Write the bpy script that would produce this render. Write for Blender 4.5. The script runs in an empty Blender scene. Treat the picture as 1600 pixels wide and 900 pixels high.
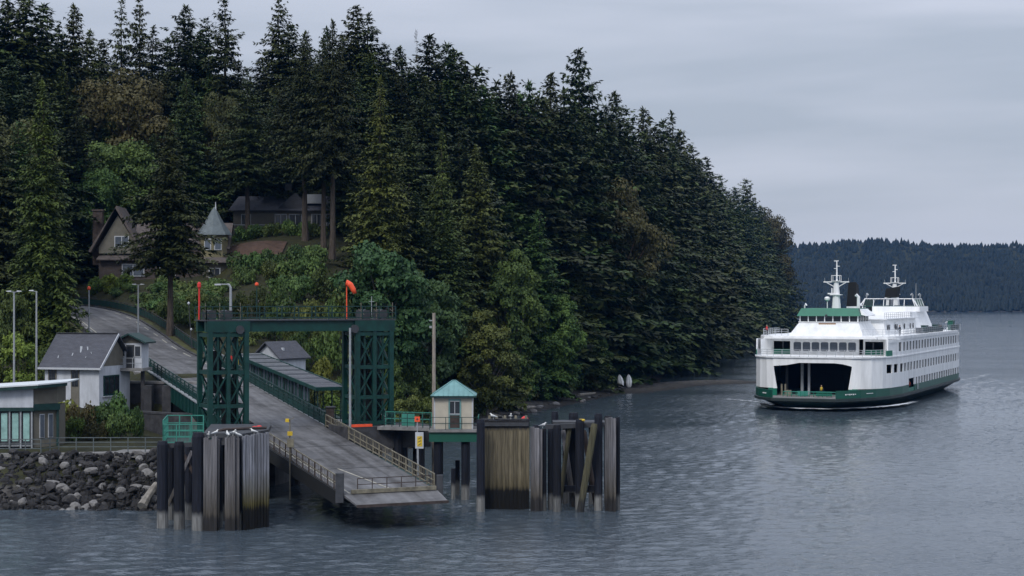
import bpy, math, random
import numpy as np
from mathutils import Vector, Matrix
R = math.radians
sc = bpy.context.scene
col = sc.collection
CH, FP, HY = 18.0, 2800.0, 466.0        # camera height, focal length in photo pixels, horizon row

# ------------------------------------------------------------------ camera
cd = bpy.data.cameras.new('camera'); cam = bpy.data.objects.new('camera', cd); col.objects.link(cam)
cd.sensor_width = 36; cd.lens = 63; cd.shift_y = 0.01; cd.clip_start = 1; cd.clip_end = 30000
cam.location = (0, 0, CH); cam.rotation_euler = (R(90), 0, 0); sc.camera = cam

# ------------------------------------------------------------------ world
SUN_EL, SUN_AZ = 44, 205               # azimuth clockwise from +Y
w = bpy.data.worlds.new('World'); sc.world = w; w.use_nodes = True
nt = w.node_tree; nt.nodes.clear(); N = nt.nodes.new; L = nt.links.new
out = N('ShaderNodeOutputWorld')
skyt = N('ShaderNodeTexSky'); skyt.sky_type = 'NISHITA'; skyt.sun_disc = False
skyt.sun_elevation = R(SUN_EL); skyt.sun_rotation = R(SUN_AZ)
bgs = N('ShaderNodeBackground'); bgs.inputs[1].default_value = 0.05
L(skyt.outputs[0], bgs.inputs[0])
tc = N('ShaderNodeTexCoord')
mp = N('ShaderNodeMapping'); mp.inputs['Scale'].default_value = (3.0, 3.0, 22.0); mp.inputs['Location'].default_value = (1.7, 0.4, 0.3)
L(tc.outputs['Generated'], mp.inputs[0])
n1 = N('ShaderNodeTexNoise'); n1.inputs['Scale'].default_value = 1.0; n1.inputs['Detail'].default_value = 5; n1.inputs['Roughness'].default_value = 0.45
n1.inputs['Distortion'].default_value = 0.3
L(mp.outputs[0], n1.inputs['Vector'])
cr = N('ShaderNodeValToRGB')
cr.color_ramp.elements[0].position = 0.36; cr.color_ramp.elements[0].color = (0.44, 0.495, 0.595, 1)
cr.color_ramp.elements[1].position = 0.63; cr.color_ramp.elements[1].color = (0.61, 0.65, 0.765, 1)
L(n1.outputs['Fac'], cr.inputs[0])
bgc = N('ShaderNodeBackground'); bgc.inputs[1].default_value = 1.0
# an overcast sky is brighter overhead than at the horizon
sz = N('ShaderNodeSeparateXYZ'); L(tc.outputs['Generated'], sz.inputs[0])
oz = N('ShaderNodeMapRange'); oz.inputs['From Min'].default_value = 0; oz.inputs['From Max'].default_value = 1; oz.inputs['To Min'].default_value = 0.76; oz.inputs['To Max'].default_value = 1.85
L(sz.outputs['Z'], oz.inputs['Value']); L(oz.outputs[0], bgc.inputs[1])
L(cr.outputs[0], bgc.inputs[0])
mx = N('ShaderNodeMixShader'); mx.inputs[0].default_value = 0.88
L(bgs.outputs[0], mx.inputs[1]); L(bgc.outputs[0], mx.inputs[2]); L(mx.outputs[0], out.inputs[0])

# ------------------------------------------------------------------ sun (behind thick cloud)
sd = bpy.data.lights.new('sun', 'SUN'); sd.energy = 1.5; sd.angle = R(18); sd.color = (1, 0.97, 0.93)
so = bpy.data.objects.new('sun', sd); col.objects.link(so)
sv = Vector((math.sin(R(SUN_AZ))*math.cos(R(SUN_EL)), math.cos(R(SUN_AZ))*math.cos(R(SUN_EL)), math.sin(R(SUN_EL))))
so.rotation_euler = sv.to_track_quat('Z', 'Y').to_euler(); so.location = (0, 0, 200)
vs = sc.view_settings; vs.view_transform = 'Standard'; vs.look = 'None'; vs.exposure = 0.26; vs.gamma = 1; vs.use_curve_mapping = False
sc.cycles.max_bounces = 6; sc.cycles.diffuse_bounces = 3; sc.cycles.glossy_bounces = 3; sc.cycles.volume_bounces = 0
sc.cycles.transparent_max_bounces = 8; sc.cycles.sample_clamp_indirect = 4; sc.cycles.caustics_reflective = False

# ------------------------------------------------------------------ materials
def newmat(name):
    m = bpy.data.materials.new(name); m.use_nodes = True
    t = m.node_tree; b = t.nodes['Principled BSDF']
    return m, t, b
def mat(name, c, rough=0.6, var=0.18, scale=1.5, metal=0.0, bump=0.0, bscale=None, stretch=(1,1,1), spec=0.4, c2=None):
    """painted or natural surface: two-scale colour variation and optional fine relief"""
    m, t, b = newmat(name); n = t.nodes.new; l = t.links.new
    co = n('ShaderNodeTexCoord'); mpg = n('ShaderNodeMapping'); mpg.inputs['Scale'].default_value = stretch
    l(co.outputs['Object'], mpg.inputs[0])
    a = n('ShaderNodeTexNoise'); a.inputs['Scale'].default_value = scale; a.inputs['Detail'].default_value = 6; a.inputs['Roughness'].default_value = 0.65
    l(mpg.outputs[0], a.inputs['Vector'])
    r = n('ShaderNodeValToRGB'); e = r.color_ramp.elements
    d = c2 if c2 else tuple(x*(1-2*var) for x in c)
    e[0].position = 0.3; e[0].color = (*d, 1); e[1].position = 0.65; e[1].color = (*[min(1, x*(1+var*0.6)) for x in c], 1)
    l(a.outputs['Fac'], r.inputs[0]); l(r.outputs[0], b.inputs['Base Color'])
    b.inputs['Roughness'].default_value = rough; b.inputs['Metallic'].default_value = metal
    b.inputs['Specular IOR Level'].default_value = spec
    if bump:
        a2 = n('ShaderNodeTexNoise'); a2.inputs['Scale'].default_value = bscale or scale*4; a2.inputs['Detail'].default_value = 4
        l(mpg.outputs[0], a2.inputs['Vector'])
        bm = n('ShaderNodeBump'); bm.inputs['Strength'].default_value = bump; bm.inputs['Distance'].default_value = 0.1
        l(a2.outputs['Fac'], bm.inputs['Height']); l(bm.outputs[0], b.inputs['Normal'])
    return m
def deck_mat():
    """worn asphalt of the ramp: tyre-worn bands and stains running along it"""
    m, t, b = newmat('ramp_asphalt'); n = t.nodes.new; l = t.links.new
    g = n('ShaderNodeNewGeometry'); mg = n('ShaderNodeMapping'); mg.vector_type = 'TEXTURE'; mg.inputs['Rotation'].default_value = (0, 0, R(25.5)); mg.inputs['Scale'].default_value = (.9, 14, 14); l(g.outputs['Position'], mg.inputs[0])
    a = n('ShaderNodeTexNoise'); a.inputs['Scale'].default_value = 1; a.inputs['Detail'].default_value = 5; a.inputs['Roughness'].default_value = .6; l(mg.outputs[0], a.inputs['Vector'])
    c = n('ShaderNodeTexNoise'); c.inputs['Scale'].default_value = .55; c.inputs['Detail'].default_value = 7; c.inputs['Roughness'].default_value = .75; l(g.outputs['Position'], c.inputs['Vector'])
    s = n('ShaderNodeMath'); s.operation = 'ADD'; l(a.outputs['Fac'], s.inputs[0]); l(c.outputs['Fac'], s.inputs[1])
    h = n('ShaderNodeMath'); h.operation = 'MULTIPLY'; h.inputs[1].default_value = .5; l(s.outputs[0], h.inputs[0])
    r = n('ShaderNodeValToRGB'); e = r.color_ramp.elements; e[0].position = .39; e[0].color = (.038, .036, .036, 1); e[1].position = .63; e[1].color = (.165, .165, .172, 1); l(h.outputs[0], r.inputs[0])
    l(r.outputs[0], b.inputs['Base Color']); b.inputs['Roughness'].default_value = .72; return m
def tide_mat(name, top, mid, low, z1, z2, stretch=(6,6,0.5), zj=0.7, up=None, zu=None):
    """timber or steel in tidal water: dark wet foot, algae band, weathered upper part; heights above the water"""
    m, t, b = newmat(name); n = t.nodes.new; l = t.links.new
    geo = n('ShaderNodeNewGeometry'); sep = n('ShaderNodeSeparateXYZ'); l(geo.outputs['Position'], sep.inputs[0])
    mpg = n('ShaderNodeMapping'); mpg.inputs['Scale'].default_value = stretch; l(geo.outputs['Position'], mpg.inputs[0])
    a = n('ShaderNodeTexNoise'); a.inputs['Scale'].default_value = 1; a.inputs['Detail'].default_value = 7; a.inputs['Roughness'].default_value = 0.65
    l(mpg.outputs[0], a.inputs['Vector'])
    ad = n('ShaderNodeMath'); ad.operation = 'MULTIPLY_ADD'; l(a.outputs['Fac'], ad.inputs[0]); ad.inputs[1].default_value = zj*2; 
    sb = n('ShaderNodeMath'); sb.operation = 'SUBTRACT'; l(sep.outputs['Z'], sb.inputs[0]); sb.inputs[1].default_value = zj
    l(sb.outputs[0], ad.inputs[2])
    mr = n('ShaderNodeMapRange'); mr.inputs['From Min'].default_value = 0; mr.inputs['From Max'].default_value = 10
    l(ad.outputs[0], mr.inputs['Value'])
    r = n('ShaderNodeValToRGB'); e = r.color_ramp.elements
    e[0].position = (z1-0.15)/10; e[0].color = (*low, 1); e[1].position = (z1+0.25)/10; e[1].color = (*mid, 1)
    x = e.new(min(.99, z2/10)); x.color = (*top, 1)
    if up: x = e.new(zu/10); x.color = (*top, 1); x = e.new(zu/10+0.03); x.color = (*up, 1)
    l(mr.outputs[0], r.inputs[0])
    r2 = n('ShaderNodeMapRange'); r2.inputs['From Min'].default_value = 0.3; r2.inputs['From Max'].default_value = 0.7
    r2.inputs['To Min'].default_value = 0.35; r2.inputs['To Max'].default_value = 1.35; l(a.outputs['Fac'], r2.inputs['Value'])
    oi = n('ShaderNodeObjectInfo'); mo = n('ShaderNodeMapRange'); mo.inputs['To Min'].default_value = 0.7; mo.inputs['To Max'].default_value = 1.25; l(oi.outputs['Random'], mo.inputs['Value'])
    mm = n('ShaderNodeMath'); mm.operation = 'MULTIPLY'; l(r2.outputs[0], mm.inputs[0]); l(mo.outputs[0], mm.inputs[1])
    mu = n('ShaderNodeVectorMath'); mu.operation = 'SCALE'; l(r.outputs[0], mu.inputs[0]); l(mm.outputs[0], mu.inputs['Scale'])
    l(mu.outputs[0], b.inputs['Base Color']); b.inputs['Roughness'].default_value = 0.75; b.inputs['Specular IOR Level'].default_value = 0.25
    bm = n('ShaderNodeBump'); bm.inputs['Strength'].default_value = 0.6; bm.inputs['Distance'].default_value = 0.06
    l(a.outputs['Fac'], bm.inputs['Height']); l(bm.outputs[0], b.inputs['Normal'])
    return m
def leaf_mat(name, c1, c2, var=0.42, scale=0.35):
    m, t, b = newmat(name); n = t.nodes.new; l = t.links.new
    co = n('ShaderNodeTexCoord'); a = n('ShaderNodeTexNoise'); a.inputs['Scale'].default_value = scale; a.inputs['Detail'].default_value = 4; a.inputs['Roughness'].default_value = 0.7
    l(co.outputs['Object'], a.inputs['Vector'])
    r = n('ShaderNodeValToRGB'); e = r.color_ramp.elements
    e[0].position = 0.33; e[0].color = (*c1, 1); e[1].position = 0.66; e[1].color = (*c2, 1)
    l(a.outputs['Fac'], r.inputs[0])
    oi = n('ShaderNodeObjectInfo'); hs = n('ShaderNodeHueSaturation')
    h = n('ShaderNodeMapRange'); h.inputs['To Min'].default_value = 0.455; h.inputs['To Max'].default_value = 0.525; l(oi.outputs['Random'], h.inputs['Value'])
    wn = n('ShaderNodeTexWhiteNoise'); wn.noise_dimensions = '1D'; l(oi.outputs['Random'], wn.inputs['W'])
    v = n('ShaderNodeMapRange'); v.inputs['To Min'].default_value = 1-var; v.inputs['To Max'].default_value = 1+var; l(wn.outputs['Value'], v.inputs['Value'])
    l(h.outputs[0], hs.inputs['Hue']); l(v.outputs[0], hs.inputs['Value']); l(r.outputs[0], hs.inputs['Color'])
    l(hs.outputs[0], b.inputs['Base Color']); b.inputs['Roughness'].default_value = 0.65; b.inputs['Specular IOR Level'].default_value = 0.25
    return m
M = {}
M['white'] = mat('white_paint', (0.84, 0.85, 0.855), 0.45, 0.09, 0.8, stretch=(1, 1, .18))
M['whitewall'] = mat('whitewash', (0.50, 0.525, 0.57), 0.8, 0.14, 1.2, stretch=(1, 1, .35))
M['ferrygreen'] = mat('green_deck_paint', (0.008, 0.15, 0.092), 0.45, 0.1, 0.5)
M['hullgreen'] = mat('dark_hull_green', (0.010, 0.085, 0.058), 0.45, 0.12, 0.4)
M['hull'] = mat('hull_black_green', (0.005, 0.027, 0.024), 0.4, 0.2, 0.4)
M['steel'] = mat('dark_green_steel', (0.0035, 0.042, 0.036), 0.5, 0.22, 1.2)
M['steelrail'] = mat('green_rail', (0.009, 0.040, 0.037), 0.5, 0.25, 2.0)
M['mint'] = mat('mint_paint', (0.045, 0.23, 0.18), 0.5, 0.12, 2.0)
M['teal'] = mat('teal_roof', (0.15, 0.30, 0.30), 0.45, 0.12, 1.2)
M['strake'] = mat('rubber_grey', (0.022, 0.034, 0.034), 0.6, 0.2, 0.8)
M['asphalt'] = mat('asphalt', (0.125, 0.125, 0.132), 0.85, 0.22, 0.22, bump=0.3, bscale=8, stretch=(1, 0.5, 1))
M['rampdeck'] = deck_mat()
M['concrete'] = mat('concrete', (0.22, 0.215, 0.21), 0.85, 0.25, 0.8, bump=0.3)
M['darkconcrete'] = mat('dark_concrete', (0.05, 0.05, 0.055), 0.85, 0.35, 0.9, bump=0.3)  # dark tone also stands for shade on the walls under the bridge head
M['stripe'] = mat('road_stripe', (0.42, 0.40, 0.33), 0.7, 0.2, 2.0)
M['greyroof'] = mat('grey_shingle', (0.072, 0.075, 0.09), 0.85, 0.15, 1.3, bump=0.5, bscale=6, stretch=(1,1,4))
M['brownroof'] = mat('brown_shingle', (0.105, 0.088, 0.082), 0.9, 0.18, 1.3, bump=0.5, bscale=6)
M['brownwall'] = mat('brown_shingle_wall', (0.075, 0.060, 0.054), 0.9, 0.15, 1.5, bump=0.4, bscale=7)
M['olivewall'] = mat('olive_wall', (0.19, 0.17, 0.095), 0.85, 0.1, 1.5)
M['cone'] = mat('slate_blue_roof', (0.12, 0.145, 0.155), 0.7, 0.15, 1.5)
M['cream'] = mat('cream_wall', (0.47, 0.43, 0.35), 0.75, 0.07, 1.6)
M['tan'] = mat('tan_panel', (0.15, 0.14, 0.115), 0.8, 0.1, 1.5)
M['glass'] = mat('dark_glass', (0.02, 0.024, 0.03), 0.12, 0.1, 1, spec=0.6)
M['paleglass'] = mat('pale_glass', (0.10, 0.12, 0.15), 0.15, 0.2, 0.8, spec=0.7)
M['mintglass'] = mat('mint_glass', (0.30, 0.50, 0.46), 0.2, 0.2, 0.8, spec=0.6)
M['frame'] = mat('white_frame', (0.46, 0.48, 0.51), 0.6, 0.06, 2)
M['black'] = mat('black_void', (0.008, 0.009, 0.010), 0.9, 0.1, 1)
M['grey'] = mat('grey_steel', (0.30, 0.32, 0.34), 0.5, 0.12, 2)
M['darkgrey'] = mat('dark_grey_steel', (0.045, 0.048, 0.055), 0.6, 0.2, 2)
M['paleroof'] = mat('pale_membrane_roof', (0.62, 0.66, 0.68), 0.6, 0.08, 0.8)
M['orange'] = mat('orange_fabric', (0.85, 0.10, 0.035), 0.6, 0.08, 2)
M['red'] = mat('red_paint', (0.62, 0.035, 0.03), 0.5, 0.1, 2)
M['yellow'] = mat('yellow_paint', (0.62, 0.43, 0.035), 0.5, 0.1, 2)
M['skin'] = mat('skin', (0.45, 0.28, 0.2), 0.6, 0.05, 2)
M['cloth'] = mat('dark_cloth', (0.04, 0.045, 0.06), 0.9, 0.1, 2)
M['wood'] = mat('bare_wood', (0.30, 0.26, 0.22), 0.85, 0.2, 3, stretch=(3,3,0.4))
M['sign'] = mat('sign_brown', (0.24, 0.11, 0.04), 0.6, 0.1, 2)
M['gold'] = mat('sign_gold', (0.62, 0.42, 0.14), 0.6, 0.1, 2)
M['tankrail'] = mat('faded_cream_rail', (0.20, 0.182, 0.135), 0.7, 0.3, 1.5)
M['railgrey'] = mat('dull_grey_rail', (0.10, 0.12, 0.125), 0.6, 0.2, 2)
M['rust'] = mat('rust_brown', (0.06, 0.045, 0.04), 0.85, 0.3, 2)
M['bark'] = mat('bark', (0.085, 0.068, 0.055), 0.95, 0.3, 2, bump=0.8, bscale=5, stretch=(3,3,0.5))
M['barkgrey'] = mat('alder_bark', (0.16, 0.15, 0.135), 0.95, 0.3, 2, bump=0.5, stretch=(3,3,0.5))
M['barkred'] = mat('madrona_bark', (0.23, 0.135, 0.085), 0.85, 0.25, 1.5)
M['rockd'] = mat('dark_rock', (0.022, 0.021, 0.022), 0.9, 0.35, 1.2, bump=0.7, bscale=3)
M['rockm'] = mat('grey_rock', (0.048, 0.046, 0.047), 0.9, 0.3, 1.2, bump=0.7, bscale=3)
M['rockl'] = mat('pale_rock', (0.19, 0.183, 0.178), 0.9, 0.2, 1.2, bump=0.6, bscale=3)
M['log'] = mat('driftwood', (0.26, 0.24, 0.21), 0.9, 0.25, 2, bump=0.5)
M['mulch'] = mat('mulch', (0.075, 0.045, 0.032), 0.95, 0.25, 0.8, bump=0.5)
M['grass'] = mat('rough_grass', (0.075, 0.078, 0.028), 0.95, 0.3, 0.5, bump=0.6, bscale=4)
M['gull'] = mat('gull_white', (0.7, 0.7, 0.68), 0.7, 0.1, 4)
M['fir'] = leaf_mat('fir_needles', (0.0157, 0.0267, 0.0096), (0.0532, 0.0726, 0.0206))
M['firg'] = leaf_mat('grand_fir_needles', (0.0193, 0.0386, 0.0103), (0.0644, 0.0979, 0.0232))
M['cedar'] = leaf_mat('cedar_sprays', (0.0336, 0.0576, 0.0144), (0.1140, 0.1464, 0.0264), 0.2)
M['yellowfir'] = leaf_mat('yellowish_fir_needles', (0.0374, 0.0572, 0.0143), (0.1155, 0.1375, 0.0264), 0.15)
M['alder'] = leaf_mat('alder_leaves', (0.0284, 0.0538, 0.0135), (0.0867, 0.1256, 0.0269), 0.3)
M['maple'] = leaf_mat('maple_leaves', (0.026, 0.060, 0.016), (0.066, 0.125, 0.028), 0.15)
M['bigleaf'] = leaf_mat('bigleaf_maple_leaves', (0.0157, 0.0515, 0.0186), (0.0486, 0.1173, 0.0372), 0.15)
M['madrona'] = leaf_mat('madrona_leaves', (0.0299, 0.0345, 0.0126), (0.1012, 0.0989, 0.0322), 0.25)
M['brown'] = leaf_mat('russet_leaves', (0.0304, 0.0224, 0.0144), (0.0680, 0.0432, 0.0240), 0.25)
M['lime'] = leaf_mat('lime_leaves', (0.0575, 0.0950, 0.0150), (0.1562, 0.2000, 0.0325), 0.2)
M['hedge'] = leaf_mat('hedge_leaves', (0.0310, 0.0655, 0.0190), (0.0966, 0.1518, 0.0379), 0.3, 0.8)

# ------------------------------------------------------------------ mesh builder and scene helpers
class MB:
    def __init__(s): s.v = []; s.f = []
    def add(s, vs_, fs_):
        o = len(s.v); s.v += [tuple(p) for p in vs_]; s.f += [tuple(i+o for i in f) for f in fs_]; return s
    def box(s, c, d, rz=0.0, rx=0.0):
        m = Matrix.Rotation(rz, 3, 'Z') @ Matrix.Rotation(rx, 3, 'X'); c = Vector(c)
        p = [c + m @ Vector((x*d[0]/2, y*d[1]/2, z*d[2]/2)) for x in (-1, 1) for y in (-1, 1) for z in (-1, 1)]
        return s.add(p, [(0,1,3,2),(4,6,7,5),(0,4,5,1),(2,3,7,6),(0,2,6,4),(1,5,7,3)])
    def bar(s, a, b, wd, ht, up=(0,0,1)):
        a = Vector(a); b = Vector(b); d = (b-a).normalized(); u = Vector(up)
        if abs(d.dot(u)) > .98: u = Vector((0, 1, 0))
        x = d.cross(u).normalized()*wd/2; y = x.cross(d).normalized()*ht/2
        p = [q+i*x+j*y for q in (a, b) for i in (-1, 1) for j in (-1, 1)]
        return s.add(p, [(0,1,3,2),(4,6,7,5),(0,4,5,1),(2,3,7,6),(0,2,6,4),(1,5,7,3)])
    def tube(s, a, b, r0, r1=None, n=8):
        return s.path([a, b], [r0, r0 if r1 is None else r1], n)
    def path(s, pts, rs, n=8):
        pts = [Vector(p) for p in pts]; o = []; 
        if not hasattr(rs, '__len__'): rs = [rs]*len(pts)
        ref = None
        for i, p in enumerate(pts):
            d = (pts[min(i+1, len(pts)-1)] - pts[max(i-1, 0)]).normalized()
            u = Vector((0, 0, 1)) if abs(d.z) < .9 else Vector((1, 0, 0))
            x = d.cross(u).normalized(); 
            if ref is not None and abs(d.z) >= .9 or ref is None: pass
            y = d.cross(x); ref = x
            o += [p + (x*math.cos(k*2*math.pi/n) + y*math.sin(k*2*math.pi/n))*rs[i] for k in range(n)]
        f = [(i*n+k, i*n+(k+1) % n, (i+1)*n+(k+1) % n, (i+1)*n+k) for i in range(len(pts)-1) for k in range(n)]
        f += [tuple(range(n))[::-1], tuple(range((len(pts)-1)*n, len(pts)*n))]
        return s.add(o, f)
    def lathe(s, c, prof, n=12):
        o = [(c[0]+r*math.cos(k*2*math.pi/n), c[1]+r*math.sin(k*2*math.pi/n), c[2]+z) for r, z in prof for k in range(n)]
        f = [(i*n+k, i*n+(k+1) % n, (i+1)*n+(k+1) % n, (i+1)*n+k) for i in range(len(prof)-1) for k in range(n)]
        f += [tuple(range(n))[::-1], tuple(range((len(prof)-1)*n, len(prof)*n))]
        return s.add(o, f)
    def prism(s, poly, z0, z1):
        n = len(poly); g = lambda z, p: z(p) if callable(z) else z
        return s.add([(x, y, g(z0, (x, y))) for x, y in poly] + [(x, y, g(z1, (x, y))) for x, y in poly],
                     [tuple(range(n))[::-1], tuple(range(n, 2*n))] + [(i, (i+1) % n, n+(i+1) % n, n+i) for i in range(n)])
    def solid(s, a, b):        # loft between two 3-D polygons
        n = len(a)
        return s.add(list(a)+list(b), [tuple(range(n))[::-1], tuple(range(n, 2*n))] + [(i, (i+1) % n, n+(i+1) % n, n+i) for i in range(n)])
    def wall(s, pts, z0, z1, th):   # upright strip following a plan polyline, thickness to the left side
        pts = [Vector((p[0], p[1])) for p in pts]; n = len(pts); q = []
        for i in range(n):
            d = (pts[min(i+1, n-1)] - pts[max(i-1, 0)]).normalized(); q.append(pts[i] + Vector((-d.y, d.x))*th)
        o = []
        for i in range(n): o += [(*pts[i], z0), (*pts[i], z1), (*q[i], z1), (*q[i], z0)]
        f = [(4*i+k, 4*i+(k+1) % 4, 4*i+4+(k+1) % 4, 4*i+4+k) for i in range(n-1) for k in range(4)] + [(0,1,2,3), (4*n-1, 4*n-2, 4*n-3, 4*n-4)]
        return s.add(o, f)
    def mesh(s, name, m, smooth=False):
        me = bpy.data.meshes.new(name); me.from_pydata([tuple(p) for p in s.v], [], s.f); me.update()
        import bmesh
        b = bmesh.new(); b.from_mesh(me); bmesh.ops.recalc_face_normals(b, faces=b.faces); b.to_mesh(me); b.free()
        if m: me.materials.append(m)
        if smooth: me.polygons.foreach_set('use_smooth', [True]*len(me.polygons))
        return me
def link(name, me, parent=None, loc=None, rz=None):
    o = bpy.data.objects.new(name, me); col.objects.link(o)
    if parent is not None: o.parent = parent
    if loc is not None: o.location = loc
    if rz is not None: o.rotation_euler = (0, 0, rz)
    return o
def part(name, mb, m, parent, smooth=False, loc=None, rz=None):
    return link(name, mb.mesh(name, M[m] if isinstance(m, str) else m, smooth), parent, loc, rz)
def pieces(name, mbs, m, parent):
    for q in mbs: part(name, q, m, parent)
def tag(o, label, cat, group=None, kind=None):
    if label: o['label'] = label
    if cat: o['category'] = cat
    if group: o['group'] = group
    if kind: o['kind'] = kind
    return o
def thing(name, label, cat, loc=(0,0,0), rz=0, group=None):
    o = bpy.data.objects.new(name, None); col.objects.link(o); o.location = loc; o.rotation_euler = (0, 0, rz); o.empty_display_size = 0.5
    return tag(o, label, cat, group)
def solo(name, mb, m, label, cat, loc=(0,0,0), rz=0, group=None, smooth=False):
    return tag(part(name, mb, m, None, smooth, loc, rz), label, cat, group)
def struct(name, mb, m, smooth=False):
    return tag(part(name, mb, m, None, smooth), None, None, None, 'structure')
def dup(o, parent=None):
    c = o.copy(); col.objects.link(c)
    if parent is not None: c.parent = parent
    for ch in list(o.children): dup(ch, c)
    return c
def X_(px, d): return (px-800)/FP*d
def Z_(py, d): return CH-(py-HY)/FP*d
def P(px, py, d): return Vector((X_(px, d), d, Z_(py, d)))
rng = np.random.default_rng(11); random.seed(5)
def unit(v): return v/np.maximum(np.linalg.norm(v, axis=1), 1e-6)[:, None]
# ------------------------------------------------------------------ bridge axis (ramp end at s = 0, rising inland)
BE = Vector((-9.6, 142.0)); BA = Vector((-0.43, 0.903)).normalized(); BR = Vector((BA.y, -BA.x))
def bz(s): return 2.65 + 0.125*s
def B(s, r, z=0.0):           # point on the ramp: s metres inland, r metres to the right, z above the deck
    p = BE + BA*s + BR*r; return Vector((p.x, p.y, bz(s)+z))
_p = B(60, 0)
ROAD = [(_p.x, _p.y, _p.z), (-43, 212, 11.9), (-50, 230, 13.9), (-57.5, 248, 15.7), (-67, 263, 16.9), (-82, 273, 17.4), (-105, 280, 17.8), (-135, 286, 18.2)]
def smooth_line(pts, n=6):
    o = []
    for i in range(len(pts)-1):
        p0 = np.array(pts[max(i-1, 0)]); p1 = np.array(pts[i]); p2 = np.array(pts[i+1]); p3 = np.array(pts[min(i+2, len(pts)-1)])
        for k in range(n):
            t = k/n; o.append(0.5*((2*p1)+(-p0+p2)*t+(2*p0-5*p1+4*p2-p3)*t*t+(-p0+3*p1-3*p2+p3)*t**3))
    o.append(np.array(pts[-1])); return np.array(o)
RD = smooth_line(ROAD)

# ------------------------------------------------------------------ terrain
SH = [(-420,148),(-60,152),(0,153),(120,154),(240,156),(330,168),(420,180),(500,195),(600,208),(690,224),(760,258),(870,296),(960,332),(1030,385),(1035,412),(1058,440),(1078,480),(1105,560),(1150,700),(1200,930),(1226,1150)]
SHP = np.array([(X_(a, d), d) for a, d in SH] + [(196, 1260), (150, 1380), (20, 1500), (-700, 1700)])
def shore_dist(x, y):          # signed distance, positive inland (left of the travel direction)
    x = np.asarray(x, float); y = np.asarray(y, float); best = np.full(x.shape, 1e9); sg = np.ones(x.shape)
    for a, b in zip(SHP[:-1], SHP[1:]):
        d = b-a; l2 = d@d; t = np.clip(((x-a[0])*d[0]+(y-a[1])*d[1])/l2, 0, 1)
        q = np.hypot(x-a[0]-t*d[0], y-a[1]-t*d[1]); s = d[0]*(y-a[1])-d[1]*(x-a[0])
        m = q < best-1e-9; best = np.where(m, q, best); sg = np.where(m, np.sign(s), sg)
    return best*sg
CT = [(-150,161,3.8),(-60,161,3.8),(0,161,3.8),(60,161,3.8),(120,162,3.8),(180,163,3.8),(235,164,3.6),(-150,174,3.9),(-60,174,3.9),(0,174,3.9),(50,174,3.9),(95,174,4.1),(160,173,4.3),(210,173,4.4),
 (60,185,7.2),(110,184,7.4),(160,183,7.0),(200,185,4.8),(255,186,4.2),(60,200,9.6),(120,206,10.0),(280,173,2.6),(330,180,3.0),(300,192,6.0),(255,203,9.2),(390,186,3.2),(450,200,6.6),(520,206,4.6),(600,217,2.4),
 (620,228,6),(690,236,2.6),(425,212,8.0),(0,215,11.5),(60,225,13),(0,240,15),(-150,215,12),(-150,250,17),(20,262,17.5),(90,300,22),(265,228,15.2),(320,228,13.6),(345,215,11.2),(400,232,13.8),(300,246,16.8),
 (150,262,17.9),(200,262,18.3),(200,270,20.0),(260,262,18.6),(330,262,18.6),(330,272,20),(400,256,18.6),(215,244,16.6),(430,264,21),(400,276,25.8),(365,277,25.4),(440,277,25.4),(440,292,29.4),(510,292,29.4),(505,276,24.0),(390,289,27.6),(360,300,30),
 (550,262,20),(600,242,12),(640,252,12),(560,232,12),(480,226,11.5),(0,310,28),(200,325,33),(400,335,34),(550,330,33),(650,320,30),(-150,300,26),(-150,400,36),(200,420,40),(500,420,38),(700,420,36),
 (700,262,10),(740,285,14),(700,300,26)]
CT += [(a, d, 0.0) for a, d in SH[:13]] + [(a, d-6, -1.6) for a, d in SH[:11]] + [(a, d-40, -3.5) for a, d in SH[:11:2]]
CP = np.array([(X_(a, d), d, z) for a, d, z in CT])
_D = np.hypot(CP[:, None, 0]-CP[None, :, 0], CP[:, None, 1]-CP[None, :, 1])
RW = np.linalg.solve(_D + 0.05*np.eye(len(CP)), CP[:, 2])
SPIT = np.array([(X_(a, d), d) for a, d in ((960, 345), (1040, 372), (1095, 381), (1140, 384))])
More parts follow.
